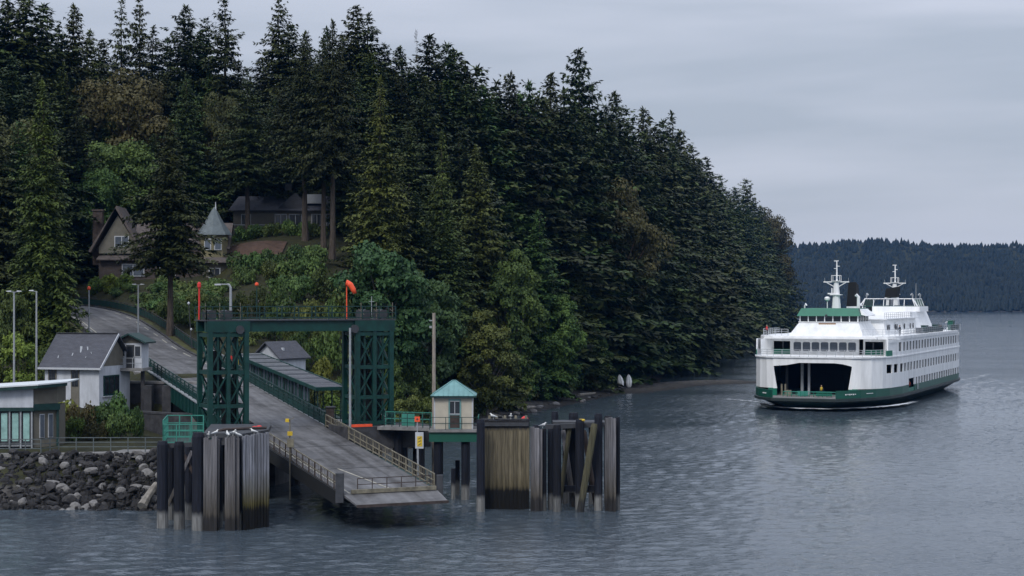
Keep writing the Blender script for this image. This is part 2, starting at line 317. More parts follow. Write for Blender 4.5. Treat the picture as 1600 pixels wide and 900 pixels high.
def terrain(x, y):
    x = np.atleast_1d(np.asarray(x, float)); y = np.atleast_1d(np.asarray(y, float))
    s = shore_dist(x, y)
    jag = 1 + 0.12*np.sin(x*.21+y*.13) + 0.1*np.sin(x*.07-y*.17)
    si = np.maximum(s, 0)*jag
    h = np.where(s < 0, np.maximum(0.10*s, -5), 0.11*np.minimum(si, 12) + np.clip((si-9-13*np.clip((y-235)/30, 0, 1)*np.clip((410-y)/50, 0, 1))/52, 0, 1)**0.85*30 + np.clip(si-61, 0, 400)*0.03)
    for a, b in zip(SPIT[:-1], SPIT[1:]):
        d = b-a; t = np.clip(((x-a[0])*d[0]+(y-a[1])*d[1])/(d@d), 0, 1); q = np.hypot(x-a[0]-t*d[0], y-a[1]-t*d[1])
        h = np.maximum(h, 0.62-0.085*q)
    l = np.zeros(x.shape)
    for i in range(len(CP)): l += RW[i]*np.hypot(x-CP[i, 0], y-CP[i, 1])
    px = 800+x/y*FP
    wt = np.clip((px-600)/150, 0, 1); wt = wt*wt*(3-2*wt); wt = np.maximum(wt, np.clip((y-430)/80, 0, 1))
    h = l*(1-wt)+h*wt
    best = np.full(x.shape, 1e9); rz = np.zeros(x.shape)
    for a, b in zip(RD[:-1], RD[1:]):
        d = b[:2]-a[:2]; t = np.clip(((x-a[0])*d[0]+(y-a[1])*d[1])/(d@d), 0, 1); q = np.hypot(x-a[0]-t*d[0], y-a[1]-t*d[1])
        m = q < best; best = np.where(m, q, best); rz = np.where(m, a[2]+(b[2]-a[2])*t, rz)
    k = np.clip((9.0-best)/3.6, 0, 1); h = h*(1-k)+np.minimum(rz-0.3, rz-0.3)*k
    return h
def G(x, y): return float(terrain(x, y)[0])
def grid(xs, ys, zf, name, m, smooth=True):
    X, Y = np.meshgrid(xs, ys); Z = zf(X.ravel(), Y.ravel()).reshape(X.shape); nx, ny = len(xs), len(ys)
    v = np.stack([X.ravel(), Y.ravel(), Z.ravel()], 1)
    i = (np.arange(ny-1)[:, None]*nx+np.arange(nx-1)[None, :]).ravel()
    f = np.stack([i, i+1, i+1+nx, i+nx], 1)
    me = bpy.data.meshes.new(name); me.vertices.add(len(v)); me.vertices.foreach_set('co', v.ravel())
    me.loops.add(f.size); me.loops.foreach_set('vertex_index', f.ravel().astype(np.int32))
    me.polygons.add(len(f)); me.polygons.foreach_set('loop_start', np.arange(0, f.size, 4, dtype=np.int32)); me.update(calc_edges=True)
    if smooth: me.polygons.foreach_set('use_smooth', np.ones(len(f), bool))
    if m: me.materials.append(m)
    return me
# ground material: gravel near the water line, dark litter and moss above
def ground_mat():
    m, t, b = newmat('ground_cover'); n = t.nodes.new; l = t.links.new
    g = n('ShaderNodeNewGeometry'); sp = n('ShaderNodeSeparateXYZ'); l(g.outputs['Position'], sp.inputs[0])
    a = n('ShaderNodeTexNoise'); a.inputs['Scale'].default_value = 0.5; a.inputs['Detail'].default_value = 8; a.inputs['Roughness'].default_value = 0.7; l(g.outputs['Position'], a.inputs['Vector'])
    r1 = n('ShaderNodeValToRGB'); e = r1.color_ramp.elements; e[0].position = .3; e[0].color = (.016, .017, .010, 1); e[1].position = .7; e[1].color = (.045, .046, .02, 1); l(a.outputs['Fac'], r1.inputs[0])
    v = n('ShaderNodeTexVoronoi'); v.inputs['Scale'].default_value = 2.2; l(g.outputs['Position'], v.inputs['Vector'])
    mxn = n('ShaderNodeMath'); mxn.operation = 'ADD'; l(v.outputs['Color'], mxn.inputs[0]); l(a.outputs['Fac'], mxn.inputs[1])
    r2 = n('ShaderNodeValToRGB'); e = r2.color_ramp.elements; e[0].position = .35; e[0].color = (.026, .024, .023, 1); e[1].position = .95; e[1].color = (.105, .098, .09, 1); 
    mh = n('ShaderNodeMath'); mh.operation = 'MULTIPLY'; mh.inputs[1].default_value = .6; l(mxn.outputs[0], mh.inputs[0]); l(mh.outputs[0], r2.inputs[0])
    k = n('ShaderNodeMath'); k.operation = 'MULTIPLY_ADD'; l(a.outputs['Fac'], k.inputs[0]); k.inputs[1].default_value = 2.0; l(sp.outputs['Z'], k.inputs[2])
    mr = n('ShaderNodeMapRange'); mr.inputs['From Min'].default_value = 2.4; mr.inputs['From Max'].default_value = 3.0; l(k.outputs[0], mr.inputs['Value'])
    mm = n('ShaderNodeMix'); mm.data_type = 'RGBA'; l(mr.outputs[0], mm.inputs['Factor']); l(r2.outputs[0], mm.inputs['A']); l(r1.outputs[0], mm.inputs['B'])
    wet = n('ShaderNodeMapRange'); wet.inputs['From Min'].default_value = .05; wet.inputs['From Max'].default_value = .5; wet.inputs['To Min'].default_value = .4; l(sp.outputs['Z'], wet.inputs['Value'])
    mu = n('ShaderNodeVectorMath'); mu.operation = 'SCALE'; l(mm.outputs['Result'], mu.inputs[0]); l(wet.outputs[0], mu.inputs['Scale'])
    l(mu.outputs[0], b.inputs['Base Color']); b.inputs['Roughness'].default_value = .9; b.inputs['Specular IOR Level'].default_value = .2
    bm = n('ShaderNodeBump'); bm.inputs['Strength'].default_value = .8; bm.inputs['Distance'].default_value = .2; l(mxn.outputs[0], bm.inputs['Height']); l(bm.outputs[0], b.inputs['Normal'])
    return m
M['ground'] = ground_mat()
ys = [118.0]
while ys[-1] < 560: ys.append(ys[-1]+2.2)
while ys[-1] < 1700: ys.append(ys[-1]*1.02)
xs = np.concatenate([np.arange(-620, -150, 14), np.arange(-150, 110, 2.2), np.arange(110, 300, 4.5)])
tag(link('terrain', grid(xs, np.array(ys), terrain, 'terrain', M['ground'])), None, None, None, 'structure')

# ------------------------------------------------------------------ water
def water_mat():
    m, t, b = newmat('sea_water'); n = t.nodes.new; l = t.links.new
    b.inputs['Base Color'].default_value = (0.056, 0.074, 0.092, 1); b.inputs['Roughness'].default_value = 0.07; b.inputs['IOR'].default_value = 1.333
    g = n('ShaderNodeNewGeometry')
    def noise(sx, sy, det, rz=0.3):
        mp_ = n('ShaderNodeMapping'); mp_.inputs['Scale'].default_value = (sx, sy, 1); mp_.inputs['Rotation'].default_value = (0, 0, rz); l(g.outputs['Position'], mp_.inputs[0])
        a = n('ShaderNodeTexNoise'); a.inputs['Scale'].default_value = 1; a.inputs['Detail'].default_value = det; a.inputs['Roughness'].default_value = .55; l(mp_.outputs[0], a.inputs['Vector']); return a
    a = noise(1.3, 2.0, 3); c = noise(2.2, 4.2, 2, -.25); p = noise(.008, .03, 3, .12)
    ad = n('ShaderNodeMath'); ad.operation = 'MULTIPLY_ADD'; l(c.outputs['Fac'], ad.inputs[0]); ad.inputs[1].default_value = .38; l(a.outputs['Fac'], ad.inputs[2])
    st = n('ShaderNodeMapRange'); st.inputs['From Min'].default_value = .38; st.inputs['From Max'].default_value = .62; st.inputs['To Min'].default_value = .35; st.inputs['To Max'].default_value = 1.0; l(p.outputs['Fac'], st.inputs['Value'])
    bm = n('ShaderNodeBump'); bm.inputs['Distance'].default_value = 0.115; l(ad.outputs[0], bm.inputs['Height']); l(st.outputs[0], bm.inputs['Strength']); l(bm.outputs[0], b.inputs['Normal'])
    return m
M['water'] = water_mat()
wr = np.random.default_rng(3); NW = 64
wl = np.exp(wr.uniform(np.log(1.15), np.log(3.0), NW)); th = R(262)+wr.normal(0, .95, NW); ka = 2*np.pi/wl
amp = 0.0026*wl**0.9; ph = wr.uniform(0, 6.283, NW)
def waves(x, y):
    z = np.zeros(x.shape)
    for i in range(NW): z += amp[i]*np.sin(ka[i]*(np.cos(th[i])*x+np.sin(th[i])*y)+ph[i])
    z += 0.22*np.maximum(z, 0)**1.0*np.abs(z)*2
    e = np.minimum.reduce([np.clip((x+64)/6, 0, 1), np.clip((158-x)/14, 0, 1), np.clip((y-62)/6, 0, 1), np.clip((430-y)/110, 0, 1)])
    return z*e
wy = [60.0]
while wy[-1] < 430: wy.append(wy[-1]+max(0.3, wy[-1]*0.0027))
me = grid(np.arange(-65, 159.1, 0.36), np.array(wy), waves, 'water', M['water'])
y1 = wy[-1]; x0, x1 = -65, -65+0.36*(len(np.arange(-65, 159.1, 0.36))-1)
o = tag(link('water', me), None, None, None, 'structure')
F = 5800
mb = MB()
for a, b_, c, d in ((-F, -F, F, 60), (-F, 60, x0, y1), (x1, 60, F, y1), (-F, y1, F, F)): mb.add([(a, b_, 0), (c, b_, 0), (c, d, 0), (a, d, 0)], [(0, 1, 2, 3)])
struct('water', mb, 'water')

# ------------------------------------------------------------------ far shore: land and its forest (one mass at 2.4 km)
fr = np.random.default_rng(8)
def far_h(x, y, y0, top):
    s = np.clip((y-y0)/210, 0, 1); return 1.0+s**0.75*(top-1.0)*(1+.06*np.sin(x/260+.7+y0)+.05*np.sin(x/97+y0*.3)+.03*np.sin(x/41))
def far_land(y0, top, name):
    xs_ = np.linspace(-1500, 2600, 90); ys_ = np.concatenate([[y0-6], np.linspace(y0, y0+230, 9), [y0+600]])
    f = lambda x, y: np.where(y < y0-3, -2, far_h(x, y, y0, top))
    tag(link(name, grid(xs_, ys_, f, name, M['ground'])), None, None, None, 'structure')
M['farfir'] = leaf_mat('far_forest', (0.003, 0.0065, 0.006), (0.011, 0.016, 0.012), 0.2, 0.02)  # colour kept very dark to include the canopy's self-shadow, which is not modelled
def far_trees(y0, top, n, xa, xb):
    V = []; Fc = []
    x = fr.uniform(xa, xb, n); y = y0+fr.uniform(0, 1, n)**1.3*225; z = far_h(x, y, y0, top)-2
    hh = 4+7*fr.random(n)**1.6+5*fr.random(n)**8; rr = 1.2+hh*fr.uniform(.14, .34, n)
    k = 6; an = np.arange(k)*2*np.pi/k
    ring = lambda f, zz: np.stack([x[:, None]+rr[:, None]*f*np.cos(an), y[:, None]+rr[:, None]*f*np.sin(an), np.repeat((z+hh*zz)[:, None], k, 1)], 2)
    r1 = ring(1.0, .15); r2 = ring(.62, .55); ap = np.stack([x, y, z+hh], 1)[:, None, :]
    V = np.concatenate([r1, r2, ap], 1).reshape(-1, 3); b0 = np.arange(n)*(2*k+1)
    fs = []
    for i in range(k):
        j = (i+1) % k; fs += [np.stack([b0+i, b0+j, b0+k+j], 1), np.stack([b0+i, b0+k+j, b0+k+i], 1), np.stack([b0+k+i, b0+k+j, b0+2*k], 1)]
    return V, np.concatenate(fs)
def tri_mesh(name, V, Fc, m, smooth=False):
    me = bpy.data.meshes.new(name); q = Fc.shape[1]; me.vertices.add(len(V)); me.vertices.foreach_set('co', np.ascontiguousarray(V, dtype=np.float32).ravel())
    me.loops.add(Fc.size); me.loops.foreach_set('vertex_index', Fc.ravel().astype(np.int32)); me.polygons.add(len(Fc))
    me.polygons.foreach_set('loop_start', np.arange(0, Fc.size, q, dtype=np.int32)); me.update(calc_edges=True); me.materials.append(m)
    if smooth: me.polygons.foreach_set('use_smooth', np.ones(len(Fc), bool))
    return me
far_land(2350, 62, 'far_shore'); far_land(2750, 99, 'far_hill')
for y0, top, n in ((2350, 62, 12000), (2750, 99, 9000)):
    V, Fc = far_trees(y0, top, n, 150, 1150)
    tag(link('distant_forest', tri_mesh('distant_forest', V, Fc, M['farfir'])), 'dark blue-green wooded shore across the water, ' + ('lower and nearer band' if y0 < 2500 else 'higher band behind'), 'forest', None, 'stuff')

# ------------------------------------------------------------------ road and pavements
def ribbon(pts, hw0, hw1, lift, mb=None, half=None):
    mb = mb or MB(); n = len(pts); v = []
    for i in range(n):
        d = pts[min(i+1, n-1)]-pts[max(i-1, 0)]; nn = np.array([d[1], -d[0]])/np.hypot(d[0], d[1])
        for h in (hw0, hw1): v.append((pts[i][0]+nn[0]*h, pts[i][1]+nn[1]*h, pts[i][2]+lift))
    return mb.add(v, [(2*i, 2*i+1, 2*i+3, 2*i+2) for i in range(n-1)])
struct('road', ribbon(RD, -4.1, 4.1, 0.0), 'rampdeck')
mk = MB()
ribbon(RD[:20], -3.72, -3.58, 0.006, mk)
for i in range(0, 30, 2): ribbon(RD[i:i+2], 3.3, 3.44, 0.006, mk)
struct('road_marking', mk, 'stripe')
kb = MB(); v = []
def curb(pts, r, wd, h):
    n = len(pts); v = []
    for i in range(n):
        d = pts[min(i+1, n-1)]-pts[max(i-1, 0)]; nn = np.array([d[1], -d[0]])/np.hypot(d[0], d[1])
        a = pts[i][:2]+nn*r; b = pts[i][:2]+nn*(r+wd); z = pts[i][2]
        v += [(*a, z-.3), (*a, z+h), (*b, z+h), (*b, z-.3)]
    kb.add(v, [(4*i+k, 4*i+(k+1) % 4, 4*i+4+(k+1) % 4, 4*i+4+k) for i in range(n-1) for k in range(4)] + [(0,1,2,3), (4*n-1, 4*n-2, 4*n-3, 4*n-4)])
curb(RD[4:], 4.1, 0.25, 0.15); curb(RD[14:], -4.35, 0.25, 0.15)
struct('kerb', kb, 'darkconcrete')
# ------------------------------------------------------------------ vegetation
def blades_mesh(name, base, dirv, side, ln, wd, m, bend=0.15):
    """one kite-shaped spray (two triangles) per row"""
    n = len(base); up = np.cross(dirv, side)
    mid = base+dirv*(ln*.45)[:, None]
    a = mid+side*(wd*.5)[:, None]; b = mid-side*(wd*.5)[:, None]; tip = base+dirv*ln[:, None]-np.array([0, 0, 1.0])*(ln*bend)[:, None]
    V = np.stack([base, a, tip, b], 1).reshape(-1, 3); i = np.arange(n)*4
    return tri_mesh(name, V, np.stack([i, i+1, i+2, i+3], 1), m)
def conifer(seed, m, Rr=5.2, t0=0.12, droop=0.28, levels=46, per=6, dense=1.0, prof=0.85, ragged=0.3, top=1.0, bl=0.95, bw=0.42, name='crown', gap=0.0):
    r = np.random.default_rng(seed); H = 30.0; B_, D_, S_, Ln, Wd = [], [], [], [], []
    lev = t0+(1-t0)*np.linspace(0, 1, levels)**0.92
    for t in lev:
        if r.random() < gap*(1-t): continue
        f = (1-t)/(1-t0); Lb = Rr*(f**prof)*(0.35+0.65*min(1, (t-t0)/0.10+0.35)) + 0.25
        k = max(3, int(round(per*(0.6+0.4*f)+r.normal(0, .6)))); off = r.uniform(0, 6.28)
        for j in range(k):
            az = off+j*2*np.pi/k+r.normal(0, .22); Lx = Lb*max(.25, 1+r.normal(0, ragged)+.16*math.sin(az*2+t*9+seed)); 
            el = np.interp(t, [0, .5, .85, 1.0], [-.18, .02, .42, .95])+r.normal(0, .10)
            npt = max(2, int(Lx/0.36*dense)); s = (np.arange(npt)+r.uniform(.2, .9))/npt; s = np.clip(s, .08, 1)
            out = np.array([np.cos(az), np.sin(az), 0.0]); sd = np.array([-np.sin(az), np.cos(az), 0.0])
            p = out[None, :]*(Lx*s*np.cos(el))[:, None]; p[:, 2] += H*t+Lx*(np.sin(el)*s-droop*s**1.6+0.10*droop*3*s**4)
            p += r.normal(0, .10, p.shape)
            wdt = Lx*0.30*(1-s)**.7+.12
            for sg in (-1, 1, 0, 2):
                if sg == 2: d = out*0.75+np.array([0, 0, -.6])+r.normal(0, .25, p.shape)
                elif sg == 0: d = out*0.95+np.array([0, 0, .12])+r.normal(0, .25, p.shape)
                else: d = out*0.5+sd*sg*0.95+np.array([0, 0, -.22])+r.normal(0, .22, p.shape)
                d = unit(d); q = p.copy()
                if abs(sg) == 1: q = q+sd*sg*(wdt*r.uniform(0, .7, npt))[:, None]
                s2 = np.cross(d, np.array([0, 0, 1.0])+r.normal(0, .28, p.shape)); s2 = unit(s2)
                B_.append(q); D_.append(d); S_.append(s2)
                l = bl*(0.42+0.68*f**.6)*r.uniform(.6, 1.25, npt)*(1-.25*s); Ln.append(l); Wd.append(l*bw*r.uniform(.7, 1.3, npt))
    n0 = 10; q = np.zeros((n0, 3)); q[:, 2] = H*np.linspace(.965, 1.0, n0)
    d = unit(np.stack([r.normal(0, .35, n0), r.normal(0, .35, n0), np.ones(n0)], 1)); B_.append(q); D_.append(d); S_.append(unit(np.cross(d, np.array([1., .3, 0])[None, :]))); Ln.append(np.full(n0, .9)); Wd.append(np.full(n0, .22))
    return blades_mesh(name, np.concatenate(B_), np.concatenate(D_), np.concatenate(S_), np.concatenate(Ln), np.concatenate(Wd), m)
def leafy(seed, m, Rx=5.0, Hc=9.0, z0=3.0, lobes=22, leaves=260, ls=0.42, lobe_r=0.34, name='crown', flat=1.0, shape='egg'):
    """clumps of leaves gathered in lobes over an uneven ellipsoid"""
    r = np.random.default_rng(seed); P_, N_ = [], []; C = []
    for i in range(lobes):
        u = r.normal(0, 1, 3); u /= np.linalg.norm(u); rad = r.uniform(.45, .82)
        zc = u[2]*rad; taper = 1.0 if shape == 'round' else (1-.35*max(0, zc))
        c = np.array([u[0]*rad*Rx*taper, u[1]*rad*Rx*taper, z0+Hc/2+zc*Hc/2]); C.append(c)
        lr = lobe_r*min(Rx, Hc*.6)*r.uniform(.65, 1.35)
        n = int(leaves*r.uniform(.7, 1.3)); d = unit(r.normal(0, 1, (n, 3))); d[:, 2] = np.abs(d[:, 2])*np.where(r.random(n) < .72, 1, -1)
        rr = lr*r.uniform(.55, 1.12, n)**.6
        P_.append(c+d*rr[:, None]*np.array([1.15, 1.15, .8])); N_.append(d)
    P_ = np.concatenate(P_); N_ = np.concatenate(N_); n = len(P_)
    nn = unit(N_+r.normal(0, .55, (n, 3))); t = unit(np.cross(nn, r.normal(0, 1, (n, 3)))); s = np.cross(nn, t)
    l = ls*r.uniform(.55, 1.4, n)
    return blades_mesh(name, P_, t, s, l, l*.72, m, .12), C
def trunk_mesh(seed, m, r0=0.42, H=29.0, limbs=None, lean=.25):
    r = np.random.default_rng(seed); mb = MB(); k = 7
    zs = np.linspace(-1.5, H, k); ox = np.cumsum(r.normal(0, lean*.35, (k, 2)), 0); ox -= ox[1]
    mb.path([(ox[i, 0], ox[i, 1], zs[i]) for i in range(k)], [r0*(1.35 if i == 0 else 1)*(1-.93*max(0, zs[i])/H) for i in range(k)], 7)
    if limbs is not None:
        for c in limbs:
            zb = max(1.0, min(c[2]*.55, H*.7)); f = zb/H
            a = Vector((0, 0, zb)); b = Vector(c); mid = a.lerp(b, .5)+Vector((0, 0, -.05*(b-a).length))
            mb.path([a, mid, b], [r0*.42, r0*.26, r0*.08], 5)
    return mb.mesh('trunk', m)
SP = {}
for i in range(4): SP['fir', i] = (conifer(20+i, M['fir'], 5.6+.5*(i % 3), .06+.03*i, .30, levels=40, per=9, ragged=.30, gap=.05, prof=.68, bl=.98, bw=.56, dense=1.4), trunk_mesh(20+i, M['bark']), 30)
for i in range(3): SP['firg', i] = (conifer(30+i, M['firg'], 5.6+.4*i, .03+.02*i, .26, levels=42, per=9, ragged=.24, prof=.68, bl=.98, bw=.58, dense=1.4), trunk_mesh(30+i, M['bark']), 30)
for i in range(2): SP['cedar', i] = (conifer(40+i, M['cedar'], 5.4, .03, .45, levels=52, per=10, ragged=.20, prof=.78, bl=.85, bw=.46, dense=1.4), trunk_mesh(40+i, M['bark'], .6), 30)
for i in range(2): SP['yellowfir', i] = (conifer(44+i, M['yellowfir'], 5.6, .05, .34, levels=44, per=9, ragged=.26, prof=.82, bl=.85, bw=.44, dense=1.4), trunk_mesh(44+i, M['bark'], .5), 30)
SP['highfir', 0] = (conifer(50, M['fir'], 5.6, .40, .34, levels=34, per=9, ragged=.4, gap=.08, bl=.8, bw=.42, dense=1.4), trunk_mesh(50, M['bark'], .5), 30)
SP['highfir', 1] = (conifer(51, M['fir'], 5.2, .34, .30, levels=34, per=9, ragged=.4, gap=.10, bl=.8, bw=.42, dense=1.4), trunk_mesh(51, M['bark'], .45), 30)
SP['highfirg', 0] = (conifer(57, M['firg'], 5.6, .33, .30, levels=36, per=9, ragged=.3, gap=.05, bl=.85, bw=.5, dense=1.4), trunk_mesh(57, M['bark'], .45), 30)
SP['thinfir', 0] = (conifer(52, M['fir'], 4.6, .30, .30, levels=32, per=6, ragged=.5, gap=.15, bl=.95, bw=.5, dense=1.4), trunk_mesh(52, M['bark'], .45), 30)
SP['thinfir', 1] = (conifer(53, M['fir'], 4.2, .22, .36, levels=30, per=6, ragged=.5, gap=.15, bl=.95, bw=.5, dense=1.4), trunk_mesh(53, M['bark'], .45), 30)
SP['snag', 0] = (conifer(54, M['brown'], 2.6, .25, .10, levels=20, per=3, dense=.5, ragged=.6, gap=.2, bl=.8, bw=.10), trunk_mesh(54, M['barkgrey'], .32), 30)
def deci(key, i, seed, m, bark, **k):
    c, C = leafy(seed, M[m], **k); SP[key, i] = (c, trunk_mesh(seed, M[bark], .34, k['z0']+k['Hc']*.62, C[::2], .5), k['z0']+k['Hc'])
for i in range(3): deci('alder', i, 60+i, 'alder', 'barkgrey', Rx=6.2, Hc=20, z0=.0, lobes=100, leaves=260, ls=.40, lobe_r=.17)
for i in range(2): deci('maple', i, 66+i, 'maple', 'barkgrey', Rx=8, Hc=16, z0=3, lobes=56, leaves=400, ls=.42, lobe_r=.22, shape='round')
for i in range(2): deci('bigleaf', i, 70+i, 'bigleaf', 'barkgrey', Rx=5.2, Hc=15.5, z0=.3, lobes=60, leaves=420, ls=.42, lobe_r=.22, shape='round')
for i in range(2): deci('madrona', i, 74+i, 'madrona', 'barkred', Rx=7.5, Hc=16, z0=4, lobes=52, leaves=430, ls=.38, lobe_r=.23, shape='round')
for i in range(2): deci('brown', i, 78+i, 'brown', 'barkred', Rx=6, Hc=14, z0=.8, lobes=44, leaves=360, ls=.38, lobe_r=.25)
def bush(key, i, seed, m, **k):
    d = dict(Rx=1.7, Hc=2.2, z0=-.25, lobes=15, leaves=120, ls=.24, lobe_r=.42, shape='round'); d.update(k); c, C = leafy(seed, M[m], name='foliage', **d)
    mb = MB()
    for q in C[::2]: mb.path([(q[0]*.08, q[1]*.08, -.4), tuple(Vector(q)*.55), tuple(q)], [.06, .04, .015], 4)
    SP[key, i] = (c, mb.mesh('stem', M['bark']), d['z0']+d['Hc'])
for i in range(3): bush('bush', i, 90+i, 'hedge')
for i in range(2): bush('limebush', i, 94+i, 'lime')
for i in range(2): bush('alderbush', i, 97+i, 'alder', Rx=2.0, Hc=2.6)
for i in range(2): bush('tallbush', i, 104+i, 'alder', Rx=2.4, Hc=7.4, lobes=38, leaves=170, ls=.3, lobe_r=.27)
bush('limetall', 0, 107, 'lime', Rx=2.4, Hc=7.4, lobes=38, leaves=170, ls=.3, lobe_r=.27)
bush('oliveb', 0, 99, 'madrona'); bush('cedarbush', 0, 100, 'cedar')
NTREE = [0]
def plant(kind, i, x, y, h, wf, label, cat, name, group=None, z=None, parts=('trunk', 'crown'), sink=0.2, rz=None):
    cr_, tr_, H = SP[kind, i]; s = h/H
    o = thing(name, label, cat, (x, y, (G(x, y) if z is None else z)-sink), random.uniform(0, 6.28) if rz is None else rz, group)
    link(parts[0], tr_, o); link(parts[1], cr_, o); o.scale = (s*wf, s*wf, s); NTREE[0] += 1
    return o
def tree(kind, i, px, d, top, label, name='conifer_tree', cat='tree', wf=1.0, group=None, rz=None):
    x = X_(px, d); zg = G(x, d); h = Z_(top, d)-zg
    return plant(kind, i, x, d, h, wf, label, cat, name, group, zg, rz=rz)
def shrub(kind, i, px, py, d, wpx, hpx, label, name='shrub', group=None):
    """wpx, hpx: size on the photograph; py: its foot (the ground decides the height)"""
    x = X_(px, d); Hh = hpx*d/FP; wd = wpx*d/FP; base = {'alderbush': 2.0, 'tallbush': 2.4, 'limetall': 2.4}.get(kind, 1.7)
    H = SP[kind, i][2]; wf = (wd/2/(base*1.12))/(Hh/H)
    return plant(kind, i, x, d, Hh, wf, label, 'shrub', name, group, None, ('stem', 'foliage'), 0.15)

# trees one can single out ---------------------------------------------------
tree('cedar', 0, 66, 212, 128, 'broad yellow-green cedar towering over the white waterside house', 'cedar_tree', wf=.92)
tree('highfirg', 0, 266, 226, 188, 'dark fir with a bare lower trunk standing in front of the brown shingled house', 'fir_tree', wf=1.08)
tree('yellowfir', 0, 594, 252, 122, 'tall yellow-green fir rising behind the windsock', 'fir_tree', wf=.98)
tree('maple', 0, 185, 292, 205, 'bright green maple just behind the brown shingled house', 'maple_tree', wf=1.0)
tree('maple', 1, 128, 284, 232, 'bright green maple between the cedar and the brown house chimney', 'maple_tree', wf=.8)
tree('madrona', 0, 200, 304, 98, 'large olive-brown round-topped tree above the brown shingled house', 'madrona_tree', wf=.9)
tree('madrona', 1, 345, 302, 138, 'olive-green rounded tree left of the tall firs by the upper house', 'madrona_tree', wf=.6)
tree('firg', 0, 292, 282, 115, 'slender green fir between the two rounded olive trees', 'fir_tree', wf=.85)
tree('bigleaf', 0, 600, 226, 352, 'dense bigleaf maple behind the right end of the gantry', 'maple_tree', wf=.95)
tree('bigleaf', 1, 668, 240, 390, 'dark leafy maple between the gantry and the wooden utility pole', 'maple_tree', wf=.8)
tree('alder', 0, 762, 258, 462, 'bright green alder directly behind the ticket booth roof', 'alder_tree', wf=.95)
tree('alder', 1, 795, 284, 362, 'tall dark alder over the beach behind the booth', 'alder_tree', wf=.8)
tree('alder', 2, 872, 312, 432, 'rounded grey-green alder at the edge of the gravel beach', 'alder_tree', wf=.85)
tree('alder', 0, 928, 340, 500, 'low dark alder over the beach left of the white hulls', 'alder_tree', wf=1.0)
tree('firg', 2, 893, 338, 395, 'dark drooping fir just above the beach left of the white hulls', 'fir_tree', wf=1.25)
tree('firg', 0, 840, 312, 330, 'tall drooping fir between the two dark alders over the beach', 'fir_tree', wf=1.2)
tree('firg', 1, 700, 262, 330, 'dark drooping fir just right of the wooden utility pole', 'fir_tree', wf=1.2)
tree('highfir', 1, 505, 281, 60, 'tall fir with a bare straight trunk, left one of the pair beside the upper house', 'fir_tree', wf=.9)
tree('highfir', 0, 520, 277, 34, 'tall fir with a thicker bare trunk, right one of the pair beside the upper house', 'fir_tree', wf=.8)
tree('highfir', 1, 387, 288, 108, 'dark fir with its bare trunk in front of the upper house', 'fir_tree', wf=1.15)
tree('highfir', 0, 476, 284, 52, 'dark fir whose trunk stands before the upper house windows', 'fir_tree', wf=.95)
tree('fir', 1, 430, 305, 150, 'dark fir filling the gap left of the upper house gable', 'fir_tree', wf=1.0)
tree('thinfir', 0, 350, 322, -6, 'open-crowned tall fir with ragged branches left of the sky gap', 'fir_tree', wf=1.1)
tree('thinfir', 1, 190, 326, -6, 'thin see-through fir, left of the two sparse ones at the skyline', 'fir_tree', wf=.9)
tree('thinfir', 0, 217, 330, -14, 'thin see-through fir, right of the two sparse ones at the skyline', 'fir_tree', wf=.75)
tree('fir', 0, 436, 330, -6, 'tall pointed fir right of the sky gap', 'fir_tree', wf=1.0)
tree('snag', 0, 650, 325, 50, 'bare thin dead-topped tree on the skyline', 'dead_tree', wf=.7)
tree('fir', 3, 903, 384, 80, 'tallest pointed fir on the right slope standing clear of its neighbours', 'fir_tree', wf=1.02)
tree('madrona', 1, 955, 376, 272, 'russet-brown madrona with a pale slanting limb midway up the slope', 'madrona_tree', wf=.75)
tree('madrona', 0, 1200, 1010, 320, 'round-headed tree at the very tip of the headland', 'madrona_tree', wf=.62)
tree('madrona', 1, 10, 250, 165, 'olive leafy tree cut by the left edge of the picture', 'leafy_tree', wf=.8)
tree('yellowfir', 1, 690, 268, 205, 'green fir standing above the wooden utility pole', 'fir_tree', wf=.85)
tree('firg', 1, 745, 285, 230, 'dense green fir behind the tall dark alder', 'fir_tree', wf=1.0)
